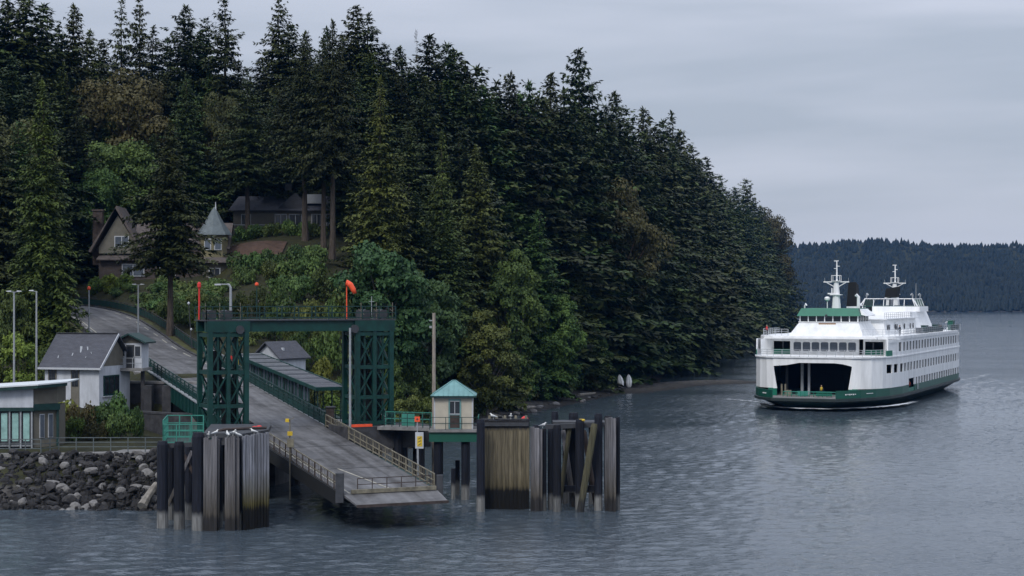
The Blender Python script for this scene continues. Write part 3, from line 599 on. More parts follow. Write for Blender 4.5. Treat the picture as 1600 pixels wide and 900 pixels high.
# skyline firs ---------------------------------------------------------------
GS = 'firs along the skyline'
for k, (px, d, tp) in enumerate([(-25, 300, -25), (12, 305, 2), (40, 302, -12), (68, 310, 8), (92, 315, 40), (116, 312, 10), (140, 322, 48), (160, 330, 62), (240, 335, 42), (262, 338, 60), (290, 330, 10), (312, 335, 50), (322, 330, 28),
    (373, 325, 95), (408, 335, 90), (455, 335, 40), (480, 330, 50), (511, 328, 44), (535, 332, 60), (556, 322, 10), (576, 320, 22), (600, 325, 68), (624, 326, 74), (670, 330, 57), (698, 335, 70), (711, 340, 82), (728, 340, 108), (745, 345, 106),
    (776, 352, 128), (797, 358, 118), (827, 365, 130), (860, 372, 119), (882, 380, 142), (922, 392, 132), (945, 400, 166), (960, 410, 147), (976, 420, 170), (1006, 445, 172), (1022, 470, 200), (1036, 495, 190), (1049, 520, 177), (1062, 545, 208),
    (1080, 580, 230), (1094, 610, 252), (1106, 640, 252), (1125, 700, 275), (1138, 750, 300), (1148, 790, 294), (1165, 850, 281), (1178, 900, 310), (1188, 940, 322), (1212, 1030, 345)]):
    kd, ki = (('fir', k % 4) if k % 4 else ('thinfir', k % 2)) if k % 3 else ('firg', k % 3)
    wf = random.uniform(.95, 1.4)
    seg_ = 'at the far left end of the skyline' if px < 80 else 'at the skyline just left of the two see-through firs' if px < 180 else 'at the skyline between the two see-through firs and the sky gap' if px < 330 else 'at the skyline between the sky gap and the bare dead tree' if px < 650 else 'at the skyline between the dead tree and the tallest right-hand fir' if px < 900 else 'on the falling skyline just right of the tallest fir' if px < 1000 else 'on the falling skyline halfway down to the headland' if px < 1090 else 'on the low end of the skyline towards the headland tip'
    tree(kd, ki, px, d, tp, 'pointed dark fir '+seg_, 'fir_tree', wf=wf, group='firs '+seg_)

# the mass of the slope -------------------------------------------------------
SKY = np.array([(-100,60),(0,60),(60,60),(110,70),(150,105),(175,125),(250,110),(300,85),(380,150),(430,95),(480,90),(560,70),(620,110),(660,100),(740,140),(800,150),(860,160),(900,175),(950,190),(1000,215),(1050,225),(1080,255),(1110,275),(1140,305),(1170,325),(1200,345),(1215,385),(1228,430)], float)
def skyline(px): return float(np.interp(px, SKY[:, 0], SKY[:, 1]))
def clear_px(px, d):
    """keep the houses, yards and road open to view"""
    return px < 560 and d < 300
seg = np.diff(SHP, axis=0); sl = np.hypot(seg[:, 0], seg[:, 1]); cum = np.concatenate([[0], np.cumsum(sl)])
placed = []; cnt = 0; tries = 0
fg = 'trees massed on the wooded slope'
LBL = {'fir': 'dark fir in the massed forest of the slope', 'firg': 'green fir in the massed forest of the slope', 'alder': 'leafy alder in the massed forest of the slope', 'madrona': 'olive-brown madrona in the massed forest of the slope',
       'brown': 'russet leafy tree in the massed forest of the slope', 'yellowfir': 'yellow-green fir in the massed forest of the slope'}
NM = {'fir': 'fir_tree', 'firg': 'fir_tree', 'alder': 'alder_tree', 'madrona': 'madrona_tree', 'brown': 'leafy_tree', 'yellowfir': 'fir_tree'}
def where(kd, px, tier):
    s = 'above the booth and utility pole' if px < 770 else 'above the alders of the gravel beach' if px < 900 else 'above the gravel spit' if px < 1040 else 'behind the ferry bow towards the headland' if px < 1130 else 'by the headland tip'
    return LBL[kd].split(' in ')[0]+' '+tier+' '+s
rr = random.Random(4)
while cnt < 215 and tries < 9000:
    tries += 1
    u = rr.uniform(cum[9], cum[21]); k = int(np.searchsorted(cum, u)-1); t = (u-cum[k])/sl[k]
    a = SHP[k]+seg[k]*t; nrm = np.array([-seg[k][1], seg[k][0]])/sl[k]; off = 3+90*rr.random()**1.15
    x, y = a+nrm*off
    if y > 1190 or y < 235: continue
    px = 800+x/y*FP
    if px < 640: continue
    rmin = 4.6+.0062*y
    if any((x-p)**2+(y-q)**2 < rmin*rmin for p, q in placed): continue
    zg = G(x, y)
    if zg < 1.2 and off < 4: continue
    if 250 < y < 400 and off < 24: continue
    if 925 < px < 1010 and y < 395: continue
    if y > 395 and off < 15: continue
    v = rr.random()
    if off < 14: kd = 'alder' if v < .55 else ('brown' if v < .75 else 'madrona'); h = rr.uniform(9, 15)
    elif off < 42: kd = 'fir' if v < .38 else 'firg' if v < .66 else 'madrona' if v < .76 else 'alder' if v < .88 else 'brown' if v < .94 else 'yellowfir'; h = rr.uniform(18, 30)
    else: kd = 'fir' if v < .6 else 'firg' if v < .9 else 'madrona'; h = rr.uniform(28, 38)
    if kd in ('alder', 'brown', 'madrona'): h = min(h, rr.uniform(11, 17))
    hm = Z_(skyline(px)+rr.uniform(0, 25), y)-zg
    if hm < 8: continue
    h = min(h, hm)
    if off < (6.2*h/30 if kd in ('fir', 'firg', 'yellowfir') else 5.0*h/18)*1.25: continue
    ni = sum(1 for q in SP if q[0] == kd)
    lb = where(kd, px, 'near the waterline' if off < 16 else 'midway up the slope' if off < 46 else 'high on the slope')
    plant(kd, rr.randrange(ni), x, y, h, rr.uniform(1.0, 1.35)*(1.25 if kd in ('fir', 'firg') and h < 24 else 1), lb, 'tree', NM[kd], 'trees: '+lb, zg)
    placed.append((x, y)); cnt += 1
# second rank filling the skyline
for k in range(46):
    px = 570+k*14.2+rr.uniform(-4, 4); d = float(np.interp(px, [435, 625, 745, 902, 1000, 1048, 1105, 1165, 1215], [325, 322, 338, 376, 440, 508, 635, 830, 980]))-rr.uniform(3, 12); x = X_(px, d); zg = G(x, d)
    kd = ('fir', 'firg')[k % 2]; plant(kd, rr.randrange(3), x, d, max(12, Z_(skyline(px)+rr.uniform(-6, 26), d)-zg), rr.uniform(1.15, 1.5), where(kd, px, 'just below the skyline'), 'tree', 'fir_tree', 'trees: '+where(kd, px, 'just below the skyline'), zg); placed.append((x, d))
# behind the houses on the left
cnt2 = 0
for k in range(900):
    px = rr.uniform(-60, 690); d = rr.uniform(298, 372); x = X_(px, d)
    if any((x-p)**2+(d-q)**2 < 6.2**2 for p, q in placed): continue
    zg = G(x, d); hm = Z_(skyline(px)+rr.uniform(0, 70), d)-zg; h = min(hm, rr.uniform(26, 42)); kd = 'fir' if rr.random() < .55 else 'firg'
    if h < 15: continue
    plant(kd, rr.randrange(3), x, d, h, rr.uniform(.95, 1.3), 'dark conifer in the dense wood behind the hillside houses', 'tree', 'fir_tree', 'conifers behind the hillside houses', zg); placed.append((x, d)); cnt2 += 1
    if cnt2 >= 70: break
for px, d, tp, kd in [(30, 240, 190, 'firg'), (-20, 236, 150, 'fir'), (120, 285, 170, 'fir'), (60, 275, 120, 'fir'), (20, 280, 90, 'fir'), (100, 295, 100, 'firg'), (-40, 270, 60, 'fir'), (560, 300, 130, 'fir'), (540, 292, 190, 'firg'), (640, 285, 190, 'fir'), (650, 262, 300, 'firg'),
        (575, 275, 260, 'fir'), (625, 262, 280, 'fir'), (720, 300, 190, 'fir'), (400, 312, 170, 'firg'), (330, 310, 190, 'fir'), (450, 318, 120, 'fir'), (360, 300, 200, 'fir'), (300, 300, 180, 'fir'), (240, 295, 210, 'fir')]:
    tree(kd, rr.randrange(3), px, d, tp, 'dark conifer '+('behind the yellow-green cedar at the left' if px < 150 else 'close behind the brown shingled house' if px < 320 else 'close behind the upper house' if px < 470 else 'behind the yellow-green fir and the bigleaf maple'), 'fir_tree', group='conifers '+('by the cedar' if px < 150 else 'behind the brown house' if px < 320 else 'behind the upper house' if px < 470 else 'behind the maple'), wf=1.15)

# shrubs and hedges -------------------------------------------------------------
G1 = 'ivy mounds on the bank beside the road'
for px, d, w_, h_ in [(222, 240, 36, 24), (250, 236, 40, 26), (228, 231, 38, 26), (255, 226, 40, 30), (285, 224, 40, 32), (205, 245, 30, 20), (300, 219, 30, 36), (270, 217, 36, 22), (240, 223, 30, 20), (312, 226, 34, 34), (290, 233, 44, 36), (262, 241, 40, 30), (310, 240, 40, 36), (325, 217, 30, 40)]:
    if min(math.hypot(X_(px, d)-q[0], d-q[1]) for q in RD) > 7.0: shrub('bush', rr.randrange(3), px, 0, d, w_, h_, 'rounded green mound of ivy on the bank right of the upper road', 'ivy_mound', G1)
for k, (px, w_) in enumerate([(150, 34), (172, 34), (196, 32)]):
    shrub('limebush', k % 2, px, 0, (270, 268.6, 268)[k], w_, 25, 'clipped yellow-green hedge below the brown house, ' + ('left end by the orange beacon', 'middle length', 'right end by the twin-headed lamp')[k], 'hedge')
for k, (px, w_) in enumerate([(180, 32), (204, 30)]):
    shrub('bush', k, px, 0, 266, w_, 15, 'dark green bush in front of the yellow-green hedge, ' + ('left one', 'right one')[k], 'shrub')
for _ in range(400):
    px = rr.uniform(196, 345); d = rr.uniform(228, 266); x = X_(px, d); rd_ = min(math.hypot(x-q[0], d-q[1]) for q in RD)
    if rd_ < 7.4 or (px < 232 and d > 257) or any((x-a)**2+(d-b)**2 < 2.5**2 for a, b in placed): continue
    placed.append((x, d)); shrub('bush', rr.randrange(3), px, 0, d, rr.uniform(40, 62), rr.uniform(16, 30), 'rounded green mound of ivy on the bank right of the upper road', 'ivy_mound', G1)
G2 = 'bushes on the slope behind the gantry'
for px, d, w_, h_, kd in [(345, 233, 40, 40, 'bush'), (375, 236, 44, 44, 'alderbush'), (410, 240, 50, 44, 'alderbush'), (440, 236, 60, 56, 'alderbush'), (480, 232, 60, 60, 'alderbush'), (515, 232, 50, 64, 'bush'), (360, 228, 40, 30, 'bush'), (420, 228, 50, 40, 'alderbush'), (460, 226, 50, 44, 'bush'), (500, 226, 50, 44, 'alderbush'),
        (390, 224, 46, 36, 'bush'), (545, 232, 50, 70, 'alderbush'), (535, 245, 60, 60, 'bush'), (470, 250, 60, 46, 'bush'), (440, 252, 50, 40, 'bush'), (510, 252, 60, 60, 'alderbush')]:
    shrub(kd, rr.randrange(2), px, 0, d, w_, h_, 'dark green bush on the overgrown slope behind the gantry', 'shrub', G2)
G3 = 'bushes below the upper house'
for px, d, w_, h_ in [(372, 270, 44, 40), (400, 268, 48, 38), (430, 268, 52, 40), (460, 268, 52, 42), (490, 270, 50, 40), (385, 264, 44, 34), (420, 263, 44, 34), (455, 262, 50, 36), (485, 262, 50, 46)]:
    shrub('bush', rr.randrange(3), px, 0, d, w_, h_, 'green bush on the bank below the upper house', 'shrub', G3)
for k, px in enumerate([372, 398, 424, 450, 476, 500]):
    shrub('bush', k % 3, px, 0, 287, 34, 26, 'dark clipped hedge along the terrace of the upper house', 'hedge', 'hedge along the upper terrace')
G4 = 'bushes between the covered walkway and the right tower'
for px, d, w_, h_ in [(470, 214, 50, 50), (500, 214, 56, 60), (528, 212, 50, 56), (490, 206, 50, 40), (520, 205, 50, 40), (470, 220, 50, 60), (545, 215, 40, 80), (510, 222, 60, 76), (455, 224, 40, 60)]:
    shrub('alderbush' if px % 20 else 'limebush', rr.randrange(2), px, 0, d, w_, h_, 'yellow-green bush seen under the gantry beside the covered walkway', 'shrub', G4)
G5 = 'bushes right of the gantry tower'
for px, d, w_, h_ in [(635, 215, 52, 90), (655, 222, 50, 80), (615, 220, 50, 110), (640, 230, 60, 110), (668, 232, 46, 90)]:
    shrub('tallbush', rr.randrange(2), px, 0, d, w_, h_, 'leafy shore bush right of the gantry tower', 'shrub', G5)
G6 = 'bushes in front of the white house'
for px, d, w_, h_, kd in [(100, 178, 52, 44, 'limebush'), (130, 177, 50, 52, 'oliveb'), (160, 177, 50, 50, 'bush'), (190, 178, 60, 62, 'bush'), (115, 174, 46, 36, 'limebush'), (150, 173, 46, 40, 'oliveb'), (185, 173, 50, 46, 'bush'), (212, 176, 30, 50, 'bush')]:
    shrub(kd, 0 if kd == 'oliveb' else rr.randrange(2), px, 0, d, w_, h_, {'limebush': 'yellow-green bush', 'oliveb': 'olive bush', 'bush': 'dark green bush'}[kd]+' in front of the white house wall', 'shrub', G6+': '+kd.replace('bush', ' ').replace('oliveb', 'olive'))
G7 = 'shore shrubs under the alders along the beach'
for k in range(23):
    u = 655+k*12.5; d = float(np.interp(u, [640, 690, 760, 870, 960, 1030], [220, 236, 276, 322, 358, 408]))+rr.uniform(0, 4)
    shrub(('alderbush', 'bush', 'oliveb')[k % 3], 0, u, 0, d, rr.uniform(44, 66), rr.uniform(34, 62), 'low leafy shrub at the back of the gravel beach under the alders', 'shrub', G7)
shrub('limetall', 0, 32, 0, 188, 72, 118, 'large yellow-green bush behind the twin-headed lamp above the flat roof', 'shrub')
shrub('tallbush', 0, -5, 0, 192, 60, 120, 'dark yellowish bush at the left edge above the flat roof', 'shrub')
shrub('bush', 1, 70, 0, 198, 50, 50, 'dark bush just left of the white house roof', 'shrub')
shrub('tallbush', 1, 20, 0, 200, 70, 150, 'tall dark bush behind the yellow-green one at the left', 'shrub')

# ------------------------------------------------------------------ movable ramp span and its fixed approach
tl, tm_, th_ = 'tide', 'tide', 'tide'
M['piledark'] = tide_mat('tarred_pile', (0.011, 0.013, 0.021), (0.013, 0.014, 0.019), (0.17, 0.17, 0.165), 1.2, 1.8, (7, 7, .5), .35)
M['timber'] = tide_mat('weathered_timber', (0.17, 0.165, 0.175), (0.085, 0.075, 0.062), (0.03, 0.028, 0.028), 1.1, 4.6, (9, 9, .35), .8)
M['algae'] = tide_mat('algae_plank', (0.165, 0.140, 0.092), (0.115, 0.095, 0.055), (0.006, 0.006, 0.006), 1.75, 3.2, (9, 9, .4), .5, (0.022, 0.022, 0.026), 6.7)
M['algaeL'] = tide_mat('algae_plank_grey', (0.23, 0.235, 0.26), (0.085, 0.072, 0.022), (0.008, 0.008, 0.008), 1.7, 4.6, (9, 9, .4), .7)
M['olivewood'] = tide_mat('mossy_timber', (0.09, 0.084, 0.05), (0.07, 0.066, 0.042), (0.03, 0.03, 0.03), 1.0, 3.0, (9, 9, .4), .6)

def rail_run(parent, pts, h, m, every, name='guardrail', bars=(1.0,), rw=.09, post=.10, infill=None, pm=None):
    """rails along pts with separate posts"""
    mb = MB()
    for f in bars:
        for a, b in zip(pts[:-1], pts[1:]): mb.bar(Vector(a)+Vector((0, 0, h*f)), Vector(b)+Vector((0, 0, h*f)), rw, rw)
    rail = part(name, mb, m, parent)
    acc = 0; pm_ = MB().box((0, 0, h/2-.01), (post, post, h+.02)).mesh('post', M[pm or m])
    for a, b in zip(pts[:-1], pts[1:]):
        a = Vector(a); b = Vector(b); n = max(1, round((b-a).length/every))
        for k in range(n): link('post', pm_, rail, a.lerp(b, k/n))
    link('post', pm_, rail, Vector(pts[-1]))
    return rail
t = thing('ramp_span', 'movable asphalt ferry ramp sloping down to the water between the two pile clusters', 'ramp', (BE.x, BE.y, 0)); o0 = Vector((BE.x, BE.y, 0))
def Bl(s, r, z=0.0): return B(s, r, z)-o0
S1 = 27.0
part('deck', MB().solid([Bl(0, -3.9), Bl(0, 3.9), Bl(0, 3.9, -.28), Bl(0, -3.9, -.28)], [Bl(S1, -3.9), Bl(S1, 3.9), Bl(S1, 3.9, -.28), Bl(S1, -3.9, -.28)]), 'rampdeck', t)
mb = MB()
for r in (-3.0, -1, 1, 3.0): mb.bar(Bl(1, r, -.65), Bl(S1-.2, r, -.9), .3, .7)
for s in range(2, 27, 4): mb.bar(Bl(s, -3.6, -.62), Bl(s, 3.6, -.62), .24, .5)
part('floor_beam', mb, 'black', t)
mb = MB()
mb.bar(Bl(.2, -3.4, .012), Bl(S1-.1, -3.4, .012), .13, .012)
part('edge_line', mb, 'stripe', t)
for s_ in (9, 18): part('steel_joint', MB().bar(Bl(s_, -3.85, .006), Bl(s_, 3.85, .006), .16, .012), 'darkgrey', t)
for s_, r_, l_, w2 in ((5, 1.4, 2.2, .9), (13, -1.6, 3.4, 1.1), (21, 1.2, 2.8, 1.3)): part('patch', MB().bar(Bl(s_, r_, .005), Bl(s_+l_, r_+.1, .005), w2, .010), 'asphalt', t)
part('centre_line', MB().bar(Bl(.2, .55, .012), Bl(9, -1.2, .012), .13, .012), 'stripe', t)
lip = part('apron', MB().solid([Bl(0, -4.0, -.02), Bl(0, 4.0, -.02), Bl(0, 4.0, -.2), Bl(0, -4.0, -.2)], [Bl(-2.6, -3.8, -.28), Bl(-2.6, 3.8, -.28), Bl(-2.6, 3.8, -.42), Bl(-2.6, -3.8, -.42)]), 'rampdeck', t)
part('lip_edge', MB().bar(Bl(-2.62, -3.85, -.36), Bl(-2.62, 3.85, -.36), .1, .22), 'rust', lip)
part('end_beam', MB().bar(Bl(-.02, -3.3, .17), Bl(-.02, 3.85, .17), .28, .30), 'tankrail', t)
gr = rail_run(t, [Bl(.55, -2.6, .0), Bl(.55, 3.6, .0)], 1.05, 'rust', 1.25, 'gate', (1.0, .55), .06, .07)
for sd, mm in ((-4.0, 'rust'), (4.0, 'rust')):
    rl = rail_run(t, [Bl(.6, sd), Bl(S1-.4, sd)], 1.15, 'tankrail', 1.5, 'guardrail', (1.0, .52, .14) if sd > 0 else (1.0, .5), .075, .10, None, 'tankrail' if sd > 0 else 'rust')
    part('picket', (lambda mb: [mb.bar(Bl(.8+k*.36, sd, .08), Bl(.8+k*.36, sd, 1.12), .03, .03) for k in range(71)] and mb)(MB()), 'tankrail' if sd > 0 else 'rust', rl)['kind'] = 'stuff'
    part('girder', MB().bar(Bl(.2, sd*1.02, -.55), Bl(S1-.2, sd*1.02, -.75), .22, 1.1), 'black' if sd < 0 else 'steel', t)
part('corner_post', MB().box(Bl(.1, -4.25, .5), (.62, .62, 2.3)), 'darkgrey', t, rz=0)
part('corner_post', MB().box(Bl(.1, 4.25, .3), (.5, .5, 1.7)), 'darkgrey', t)
S2 = 62.0
t = thing('approach_trestle', 'fixed green approach bridge carrying the road down from the bank to the ramp', 'bridge', (*(BE+BA*S1), 0)); o1 = Vector((*(BE+BA*S1), 0))
def Cl(s, r, z=0.0): return B(s, r, z)-o1
part('deck', MB().solid([Cl(S1+.08, -4.1), Cl(S1+.08, 4.1), Cl(S1+.08, 4.1, -.4), Cl(S1+.08, -4.1, -.4)], [Cl(S2, -4.1, .004), Cl(S2, 4.1, .004), Cl(S2, 4.1, -.4), Cl(S2, -4.1, -.4)]), 'rampdeck', t)
part('edge_line', MB().bar(Cl(S1+.2, -3.4, .012), Cl(S2-1, -3.6, .014), .13, .012), 'stripe', t)
part('expansion_joint', MB().bar(Cl(49, -3.9, .008), Cl(49, 3.9, .008), .35, .012), 'rust', t)
for sd in (-4.2, 4.2):
    g = part('girder', MB().bar(Cl(S1+.1, sd, -.95), Cl(S2-.4, sd, -.95), .25, 1.75), 'steel', t)
    sm = MB().box((0, 0, 0), (.14, .14, 1.6), math.atan2(BA.y, BA.x)).mesh('stiffener', M['steel'])
    for k in range(26): s = S1+.8+k*1.32; link('stiffener', sm, g, Cl(s, sd+(-.16 if sd < 0 else .16), -.95))
    part('flange', MB().bar(Cl(S1+.1, sd*1.02, -.08), Cl(S2-.4, sd*1.02, -.08), .38, .10), 'grey', g)
    rl = rail_run(t, [Cl(S1+.4, sd), Cl(S2-.4, sd)], 1.2, 'steelrail', 1.6, 'guardrail', (1.0, .7, .42, .16), .09, .12)
    mb = MB(); 
    for k in range(86): s = S1+.6+k*.4; mb.bar(Cl(s, sd, .1), Cl(s, sd, 1.1), .035, .035)
    mb.bar(Cl(S1+.5, sd, .36), Cl(S2-.4, sd, .36), .03, .62)
    part('infill_panel', mb, 'steel', rl)
for k, s in enumerate((33, 43, 53, 61)):
    mb = MB(); zt = bz(s)-1.9
    c = Cl(s, 0); mb.solid([Cl(s-.6, -4.4, -1.9-1.2), Cl(s-.6, 4.4, -1.9-1.2), Cl(s-.6, 4.4, -1.84), Cl(s-.6, -4.4, -1.84)], [Cl(s+.6, -4.4, -1.9-1.2), Cl(s+.6, 4.4, -1.9-1.2), Cl(s+.6, 4.4, -1.84), Cl(s+.6, -4.4, -1.84)])
    pr = part('pier_cap', mb, 'concrete', t)
    for r in (-3.2, 0, 3.2):
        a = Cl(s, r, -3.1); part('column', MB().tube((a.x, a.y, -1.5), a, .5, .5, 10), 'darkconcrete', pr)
part('abutment', MB().solid([Cl(S2-.2, -5.4, -.45), Cl(S2-.2, 5.2, -.45), Cl(S2-.2, 5.2, -5.5), Cl(S2-.2, -5.4, -5.5)], [Cl(S2+1.5, -5.4, -.45), Cl(S2+1.5, 5.2, -.45), Cl(S2+1.5, 5.2, -5.5), Cl(S2+1.5, -5.4, -5.5)]), 'concrete', t)
tk = thing('hinge_post', 'dark square hinge post at the head of the ramp right railing', 'post', (*B(27, 4.6).xy, 0)); z = bz(27)
part('shaft', MB().box((0, 0, z+.2), (.7, .8, 3.0)), 'rust', tk); part('cap', MB().box((0, 0, z+1.75), (.9, 1.0, .12)), 'darkgrey', tk); part('leg', MB().box((0, 0, (z-1.3)/2-.5), (.6, .6, z-1.3+1.0)), 'darkgrey', tk)
tk = thing('hinge_post', 'pair of dark timber hinge posts left of the ramp beside the left tower', 'post', (*B(24, -4.9).xy, 0)); z = bz(24)
for dx, dy, hh in ((-.6, 1.2, 1.5), (0, 0, 1.2), (.5, -1.4, 1.9)): part('post', MB().box((dx, dy, (z+hh)/2-1), (.45, .45, z+hh+2)), 'rust', tk)
part('crosspiece', MB().box((.2, -.2, z+1.0), (1.6, .3, .35)), 'darkgrey', tk)

# ------------------------------------------------------------------ lifting gantry: two lattice towers and a beam
def tower(c, z0, z1, wx, wy, label):
    t = thing('lattice_tower', label, 'tower', (c[0], c[1], z0), math.atan2(BR.y, BR.x)); H = z1-z0
    for x in (-1, 0, 1):
        for y in (-1, 1):
            wd = .42 if x else .34
            part('leg', MB().box((x*wx/2, y*wy/2, H/2), (wd, wd, H)), 'steel', t)
    for x in (-.27, .27):
        for y in (-1, 1): part('inner_leg', MB().box((x*wx, y*wy/2*.9, H/2), (.15, .15, H-.04)), 'steel', t)
    lv = [0.25, H*.30, H*.62, H-.25]
    mb = MB()
    for z in lv:
        for y in (-1, 1): part('strut', MB().bar((-wx/2+.16, y*wy/2, z), (wx/2-.16, y*wy/2, z), .26, .34), 'steel', t)
        for x in (-1, 1): part('strut', MB().bar((x*wx/2, -wy/2+.16, z), (x*wx/2, wy/2-.16, z), .26, .34), 'steel', t)

    for a, b in zip(lv[:-1], lv[1:]):
        for y in (-1, 1):
            for x0_, x1_ in ((-wx/2, 0), (0, wx/2)):
                part('cross_brace', MB().bar((x0_, y*wy/2*.97, a), (x1_, y*wy/2*.97, b), .13, .13), 'steel', t); part('cross_brace', MB().bar((x1_, y*wy/2*.93, a), (x0_, y*wy/2*.93, b), .13, .13), 'steel', t)
        for x in (-1, 1):
            part('cross_brace', MB().bar((x*wx/2*.97, -wy/2, a), (x*wx/2*.97, wy/2, b), .13, .13), 'steel', t); part('cross_brace', MB().bar((x*wx/2*.93, wy/2, a), (x*wx/2*.93, -wy/2, b), .13, .13), 'steel', t)
    part('counterweight', MB().box((wx*.17, 0, H*.30), (.9, wy*.5, H*.5)), 'black', t)
    part('counterweight', MB().box((-wx*.23, 0, H*.62), (.8, wy*.5, H*.4)), 'black', t)
    mb = MB()
    for x in (-wx*.32, -wx*.12, wx*.12, wx*.34): mb.tube((x, .1, .2), (x, .1, H-.3), .035, .035, 5)
    part('cable', mb, 'darkgrey', t); mb = MB()
    for k in range(int(H/.35)): mb.bar((wx*.06, -wy/2+.3, .3+k*.35), (wx*.06+.45, -wy/2+.3, .3+k*.35), .03, .03)
    for x in (0, .45): mb.bar((wx*.06+x, -wy/2+.3, .1), (wx*.06+x, -wy/2+.3, H-.2), .04, .04)
    part('ladder', mb, 'steel', t)
    return t
TL = B(19.5, -6.9); TR = B(19.5+2.0, 7.0)
TL = Vector((-25.9, 160.5, 0)); TR = Vector((-13.4, 166.5, 0)); GZ = 15.0
dG = (TR-TL).normalized(); BRsave = BR; BR = Vector((dG.x, dG.y))
tower(TL, 5.6, GZ-.02, 3.3, 3.3, 'green steel lattice tower left of the ramp'); tower(TR, 6.3, GZ-.02, 3.3, 3.3, 'green steel lattice tower right of the ramp')
gl = (TR-TL).length; ga = math.atan2(dG.y, dG.x)
t = thing('gantry_beam', 'dark green box beam with walkway spanning the two lattice towers', 'gantry', (TL.x, TL.y, GZ), ga)
for y in (-1.35, 1.35): part('box_beam', MB().box((gl/2, y, .48), (gl+4.0, .55, .92)), 'steel', t)
for x in (0, gl):
    part('end_box', MB().box((x, -1.75, .47), (3.9, .25, .98)), 'steel', t)
part('deck', MB().box((gl/2, 0, 1.03), (gl+4.2, 3.7, .12)), 'darkgrey', t)
a = [(-2.05, -1.8, 1.1), (gl+2.05, -1.8, 1.1), (gl+2.05, 1.8, 1.1), (-2.05, 1.8, 1.1), (-2.05, -1.8, 1.1)]
rail_run(t, a, 1.15, 'steelrail', 1.7, 'guardrail', (1.0, .5, .12), .07, .09)
mb = MB()
for x in (-1.2, .3, gl-.4, gl+1.3): mb.box((x, .2, 1.5), (.9, 1.2, .8)); mb.tube((x, -.6, 1.5), (x, 1.0, 1.5), .45, .45, 12)
part('winch', mb, 'darkgrey', t)
mb = MB()
for x in (-2.0, -.7, 1.2, gl-1.2, gl+.3, gl+1.9): mb.bar((x, -1.4, 1.1), (x, -1.4, 1.1+1.5), .05, .05); mb.bar((x-.25, -1.4, 2.0), (x+.3, -1.4, 1.5), .06, .06)
part('brace', mb, 'tankrail', t)
for x in (1.0, gl-2.0): part('sheave', MB().tube((x, -1.72, .2), (x, -2.0, .2), .38, .38, 14), 'darkgrey', t)
BR = BRsave
def gp(px, py, d): return P(px, py, d)
def gdeck(px):        # point on the gantry walkway under photograph column px
    for k in range(400):
        q = TL + dG*(-2.5+k*.05*(gl+5)/20)
        if 800+q.x/q.y*FP >= px: return Vector((q.x, q.y, GZ+1.09))
q = gdeck(310); t = thing('beacon_mast', 'thin red mast with a round red light at the left end of the gantry', 'beacon', q+Vector((0, .3, 0))); h = Z_(443, q.y)-q.z
part('mast', MB().tube((0, 0, 0), (0, 0, h-.3), .09, .07, 8), 'red', t); part('lamp', MB().lathe((0, 0, h-.35), [(.08, -.1), (.17, .05), (.17, .35), (.06, .5)], 10), 'red', t)
q = gdeck(359); t = thing('bracket_lamp', 'pale lamp pole with a flat arm reaching left above the gantry', 'street lamp', q+Vector((0, .4, 0))); h = Z_(444, q.y)-q.z
part('pole', MB().path([(0, 0, 0), (0, 0, h*.9), (-.12, 0, h*.98), (-.3, 0, h)], [.13, .11, .1, .09], 8), 'grey', t); part('arm', MB().box((-.75, 0, h), (1.0, .16, .10)), 'grey', t); part('lamp_head', MB().box((-1.15, 0, h-.03), (.55, .3, .14)), 'frame', t)
q = gdeck(541); t = thing('windsock', 'orange windsock drooping from a thin orange pole on the gantry', 'windsock', q+Vector((0, .4, 0))); h = Z_(440, q.y)-q.z
part('pole', MB().tube((0, 0, 0), (0, 0, h), .06, .05, 8), 'orange', t); part('frame_ring', MB().tube((-.05, 0, h-.12), (.1, 0, h-.16), .3, .29, 12), 'orange', t)
part('sock', MB().path([(.02, 0, h-.12), (.35, 0, h-.3), (.62, 0, h-.75), (.75, 0, h-1.12)], [.28, .27, .24, .17], 12), 'orange', t, True)
for px, py, lb in ((399, 442, 'small orange light on a short post above the gantry middle'),):
    q = gdeck(px); t = thing('beacon_mast', lb, 'beacon', q+Vector((0, .6, 0))); h = Z_(py, q.y)-q.z
    part('mast', MB().tube((0, 0, 0), (0, 0, h-.2), .05, .05, 6), 'steelrail', t); part('lamp', MB().lathe((0, 0, h-.2), [(.08, -.08), (.17, 0), (.17, .16), (.06, .25)], 10), 'orange', t)
q = gdeck(580); t = thing('aerial', 'short grey aerial post at the right end of the gantry', 'aerial', q); part('mast', MB().tube((0, 0, 0), (0, 0, 2.1), .05, .03, 6), 'grey', t); part('crossbar', MB().bar((-.25, 0, 1.6), (.25, 0, 1.6), .04, .04), 'grey', t)
# concrete footings of the towers
def footing(c, z, sx, sy, label, legs):
    t = thing('tower_footing', label, 'footing', (c.x, c.y, 0), ga)
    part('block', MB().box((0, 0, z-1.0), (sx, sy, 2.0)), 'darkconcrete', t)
    for x, y in legs: part('pile', MB().tube((x, y, -2), (x, y, z-1.95), .55, .55, 10), 'piledark', t)
    return t
t = footing(TL, 5.58, 7.0, 5.4, 'dark concrete block on piles under the left tower', [(-2.6, -1.8), (0, -1.8), (2.6, -1.8), (-2.6, 1.8), (2.6, 1.8)])
t = footing(TR+Vector((1.1, -.3, 0)), 6.28, 8.2, 5.0, 'dark concrete block on piles under the right tower', [(-3, -1.8), (-1, -1.8), (1.2, -1.8), (3.2, -1.8), (-3, 1.8), (3, 1.8)])
part('orange_kerb', MB().box((-2.6, -2.3, 6.42), (1.9, .35, .22)), 'orange', t)

